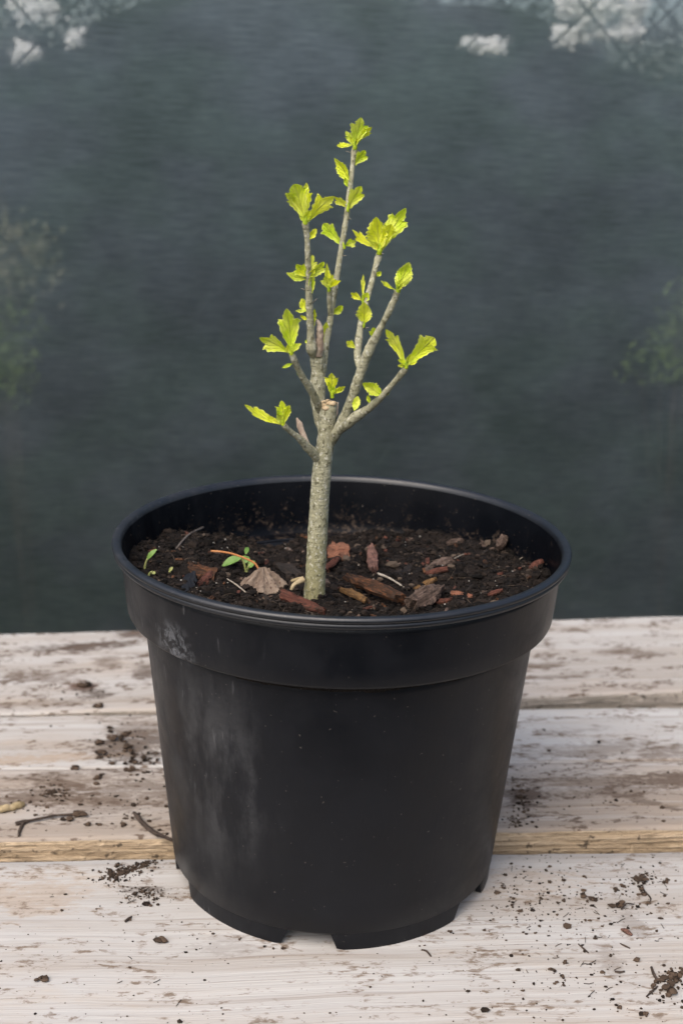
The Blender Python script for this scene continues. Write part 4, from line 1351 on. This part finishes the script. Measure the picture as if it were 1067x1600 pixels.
# soil streak pressed to the plank edge
mb = MB()
for i in range(170):
    t = rnd.random()
    p = on_z(172 + 75 * t + rnd.gauss(0, 2), 1374 - 30 * t ** 0.7 + rnd.gauss(0, 3.0), 0)
    if plank_at(p) < 0: continue
    s = rnd.uniform(.0004, .0010)
    mb.add(crumb(p + Vector((0, 0, s * .4)), s))
tag(mesh_obj('soil_streak', mb.v, mb.f, M['crumb_dry'], smooth=False, loc=on_z(210, 1355, 0)), 'long dark streak of spilled soil on the front plank by the gap', 'soil')

# ------------------------------------------------------------------ net, fence, greenery behind
YN = 0.78
SL = 0.11
nv, nf = [], []
nx, nz = 120, 60
for i in range(nx + 1):
    for k in range(nz + 1):
        x = -1.5 + 3.0 * i / nx; z = GZ + 0.01 + 1.7 * k / nz
        y = YN + SL * x + 0.006 * mn.noise((x * 3, z * 1.2, 1)) + 0.0025 * mn.noise((x * 9, z * 2.5, 4))
        nv.append((x, y, z))
for i in range(nx):
    for k in range(nz):
        a = i * (nz + 1) + k
        nf.append((a, a + nz + 1, a + nz + 2, a + 1))
tag(mesh_obj('shade_net', nv, nf, M['net'], loc=(0, YN, GZ)), 'dark green knitted shade net hung behind the table', 'net')

fence = empty('chain_link_fence', (0, YN + 0.06, GZ))
tag(fence, 'grey green chain link wire fence seen faintly through the net', 'fence')
mb = MB()
DW, ZB, ZT = 0.088, GZ + 0.03, GZ + 1.68
DH = DW * 1.0
for sgn in (-1, 1):
    k = -40
    while k < 80:
        pts = []
        x0 = -1.7 + k * DW + 0.012
        # wire from (x0, ZB) upward with slope DH/DW
        n = int((ZT - ZB) / (DH / 2))
        for i in range(n + 1):
            x = x0 + sgn * i * DW / 2 + (0 if sgn > 0 else 2.4 - 0.024)
            if sgn < 0: x = x
            if -1.45 < x < 1.45:
                pts.append((x, YN + 0.045 + SL * x + 0.003 * (1 if (i % 2) else -1) * sgn, ZB + i * DH / 2, 0.0014))
        if len(pts) > 1: mb.add(tube(pts, 5))
        k += 1
mesh_obj('wire_mesh', mb.v, mb.f, M['wire'], fence)['kind'] = 'stuff'
for x in (-1.47, 1.47):
    vs, fs = tube([(x, YN + 0.045 + SL * x, GZ - 0.02, 0.024), (x, YN + 0.045 + SL * x, GZ + 1.78, 0.024)], 16)
    mesh_obj('post', vs, fs, M['wire'], fence)


def leafcloud(name, label, cat, mat, pts, size, kind=None, parent=None, face=None, seed=1):
    """pts: numpy (n,3) world positions; face: direction the blades turn towards"""
    rs = np.random.default_rng(seed)
    n = len(pts)
    d = rs.normal(size=(n, 3))
    if face is not None: d = d * 0.45 + np.array(face)
    d /= np.linalg.norm(d, axis=1)[:, None]
    e = np.cross(d, rs.normal(size=(n, 3))); e /= np.linalg.norm(e, axis=1)[:, None]
    f = np.cross(d, e)
    sz = (size * rs.uniform(.6, 1.4, n))[:, None]
    off = np.array(parent.location if parent else (0, 3, GZ))
    p = pts - off
    V = np.stack([p - e * sz, p + f * sz * .45 + d * sz * .12, p + e * sz, p - f * sz * .45 + d * sz * .12], 1).reshape(-1, 3)
    b = np.arange(n) * 4
    F = np.stack([b, b + 1, b + 2, b, b + 2, b + 3], 1).reshape(-1)
    me = bpy.data.meshes.new(name)
    me.vertices.add(n * 4); me.vertices.foreach_set('co', V.astype(np.float32).ravel())
    me.loops.add(n * 6); me.loops.foreach_set('vertex_index', F.astype(np.int32))
    me.polygons.add(n * 2); me.polygons.foreach_set('loop_start', np.arange(0, n * 6, 3, dtype=np.int32))
    me.materials.append(M[mat])
    me.update(calc_edges=True); me.validate()
    o = bpy.data.objects.new(name, me); C.objects.link(o)
    if parent: o.parent = parent
    else: o.location = (0, 3, GZ)
    if label: tag(o, label, cat, kind=kind)
    return o


def lump(x, z, seed):
    """smooth pseudo-noise on arrays, about -1..1"""
    rs = np.random.default_rng(seed)
    r = np.zeros_like(x)
    for k in range(10):
        fx, fz = rs.normal(size=2) * (1.5 + k * 0.9)
        r += np.sin(x * fx + z * fz + rs.uniform(0, 6.28)) / (1 + 0.35 * k)
    return r / 2.2


def hedge_top(x):
    return 0.655 - 0.12 * np.exp(-((x + 0.56) / 0.16) ** 2) - 0.11 * np.exp(-((x - 0.50) / 0.17) ** 2)


rs = np.random.default_rng(5)
n = 260000
X = rs.uniform(-1.5, 1.5, n)
top = hedge_top(X) + 0.015 * lump(X, X * 0, 7)
Z = GZ + rs.random(n) * (top - GZ) + np.abs(rs.normal(0, .05, n))
Yv = 1.55 + SL * X + rs.uniform(-.15, .15, n) + 0.05 * lump(X, Z, 9)
hedge = leafcloud('hedge', 'tall dark green hedge blurred behind the net', 'hedge', 'hedge', np.stack([X, Yv, Z], 1), 0.0061, 'stuff', seed=3)
# solid dark slab added inside the hedge to block the sky
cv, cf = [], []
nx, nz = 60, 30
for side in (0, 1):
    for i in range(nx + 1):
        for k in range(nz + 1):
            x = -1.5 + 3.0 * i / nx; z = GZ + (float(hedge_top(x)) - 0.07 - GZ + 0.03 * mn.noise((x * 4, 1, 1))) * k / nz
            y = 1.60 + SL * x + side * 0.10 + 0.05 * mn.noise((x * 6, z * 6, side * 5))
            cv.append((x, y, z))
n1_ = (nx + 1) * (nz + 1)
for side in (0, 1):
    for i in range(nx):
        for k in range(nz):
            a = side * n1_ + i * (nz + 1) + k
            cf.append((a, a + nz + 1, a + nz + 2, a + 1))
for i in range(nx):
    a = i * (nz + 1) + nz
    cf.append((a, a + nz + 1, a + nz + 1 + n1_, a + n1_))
core = mesh_obj('sky_block_slab', [Vector(v) - Vector((0, 3, GZ)) for v in cv], cf, M['sky_block'], None)
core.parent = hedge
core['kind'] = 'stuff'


def shrub(px, py, rad, n, label, mat, hy=1.28, size=.0065, hscale=1.3):
    c = on_y(px, py, hy)
    e = tag(empty('garden_shrub', (c.x, hy, GZ)), label, 'shrub')
    vs, fs = tube([(c.x, hy, GZ - .02, .003), (c.x + .02, hy, (GZ + c.z) / 2, .0025), (c.x, hy, c.z, .0015)], 8)
    mesh_obj('trunk', vs, fs, M['twig'], e)
    rq = random.Random(int(abs(px) * 3 + py))
    cl = [(Vector((rq.gauss(0, .5), rq.gauss(0, .4), rq.gauss(0, .5) * hscale)) * rad + c, rq.uniform(.4, .8) * rad) for _ in range(14)]
    rs = np.random.default_rng(int(abs(px) + py))
    ii = rs.integers(0, len(cl), n)
    qq = np.array([tuple(q) for q, r in cl])[ii]; rr = np.array([r for q, r in cl])[ii]
    leafcloud('crown', None, None, mat, qq + rs.normal(0, .5, (n, 3)) * rr[:, None], size, None, e, seed=int(py))
    for q, r in cl[:5]:
        vs, fs = tube([(c.x + .02, hy, (GZ + c.z) / 2, .002), (*q, .001)], 5)
        mesh_obj('limb', vs, fs, M['twig'], e)


shrub(10, 430, .075, 1500, 'pale leaved shrub blurred behind the net left side', 'shrub')
shrub(0, 525, .045, 1100, 'low bright green shrub blurred below the pale leaved shrub', 'shrub_green', 1.25)
shrub(1055, 530, .055, 420, 'sparse green shrub blurred behind the net right side', 'shrub_green', 1.28)


def light_spots(px, py, ax, ay, n, label, size=0.005, hy=1.3):  # sunlit white flakes on an added twig stand in for bright spots of light
    k = (hy - CAM.y) / FPX
    c = on_y(px, py, hy)
    e = tag(empty('light_spot_cluster', c), label, 'light spot', 'added white light spots beyond the net')
    rg = random.Random(int(px * 5 + py))
    vs, fs = tube([(c.x - ax * k, hy + .25, c.z - ay * k - .03, .002), (c.x, hy, c.z, .002), (c.x + ax * k * .8, hy - .03, c.z + ay * k * .4, .001)], 5)
    mesh_obj('twig', vs, fs, M['twig'], e)
    cl = [Vector((rg.uniform(-1, 1), rg.uniform(-.5, .5), rg.uniform(-1, 1))) for _ in range(max(4, n // 16))]
    rs = np.random.default_rng(int(px))
    nn = n * 3
    q = np.array([tuple(v) for v in cl])[rs.integers(0, len(cl), nn)]
    off = np.stack([ax * k * (q[:, 0] * .75 + rs.normal(0, .22, nn)), ax * k * (q[:, 1] + rs.normal(0, .3, nn)), ay * k * (q[:, 2] * .7 + rs.normal(0, .34, nn))], 1)
    leafcloud('light_spot_flakes', None, None, 'light_spot', off + np.array(c), size, None, e, face=(-.25, -.75, .65), seed=int(py))['kind'] = 'stuff'


for a in ((925, 12, 44, 18, 420, 'broad cluster of added white light spots shining through the net above the wire crossing'), (982, 26, 20, 30, 240, 'upright cluster of added white light spots beside the wire crossing behind the net'),
          (890, 56, 24, 12, 200, 'small cluster of added white light spots just below the broad one behind the net'), (957, 52, 34, 9, 190, 'thin flat band of added white light spots behind the wire crossing'),
          (757, 70, 30, 10, 200, 'lone patch of added white light spots away from the other clusters behind the net'), (42, 84, 22, 14, 70, 'faint compact patch of added white light spots behind the pale foliage side of the net'),
          (70, 22, 62, 24, 60, 'faint loose scatter of added white light spots behind the net'), (132, 66, 22, 14, 34, 'faint tiny patch of added light spots next to the loose white scatter')):
    light_spots(*a)
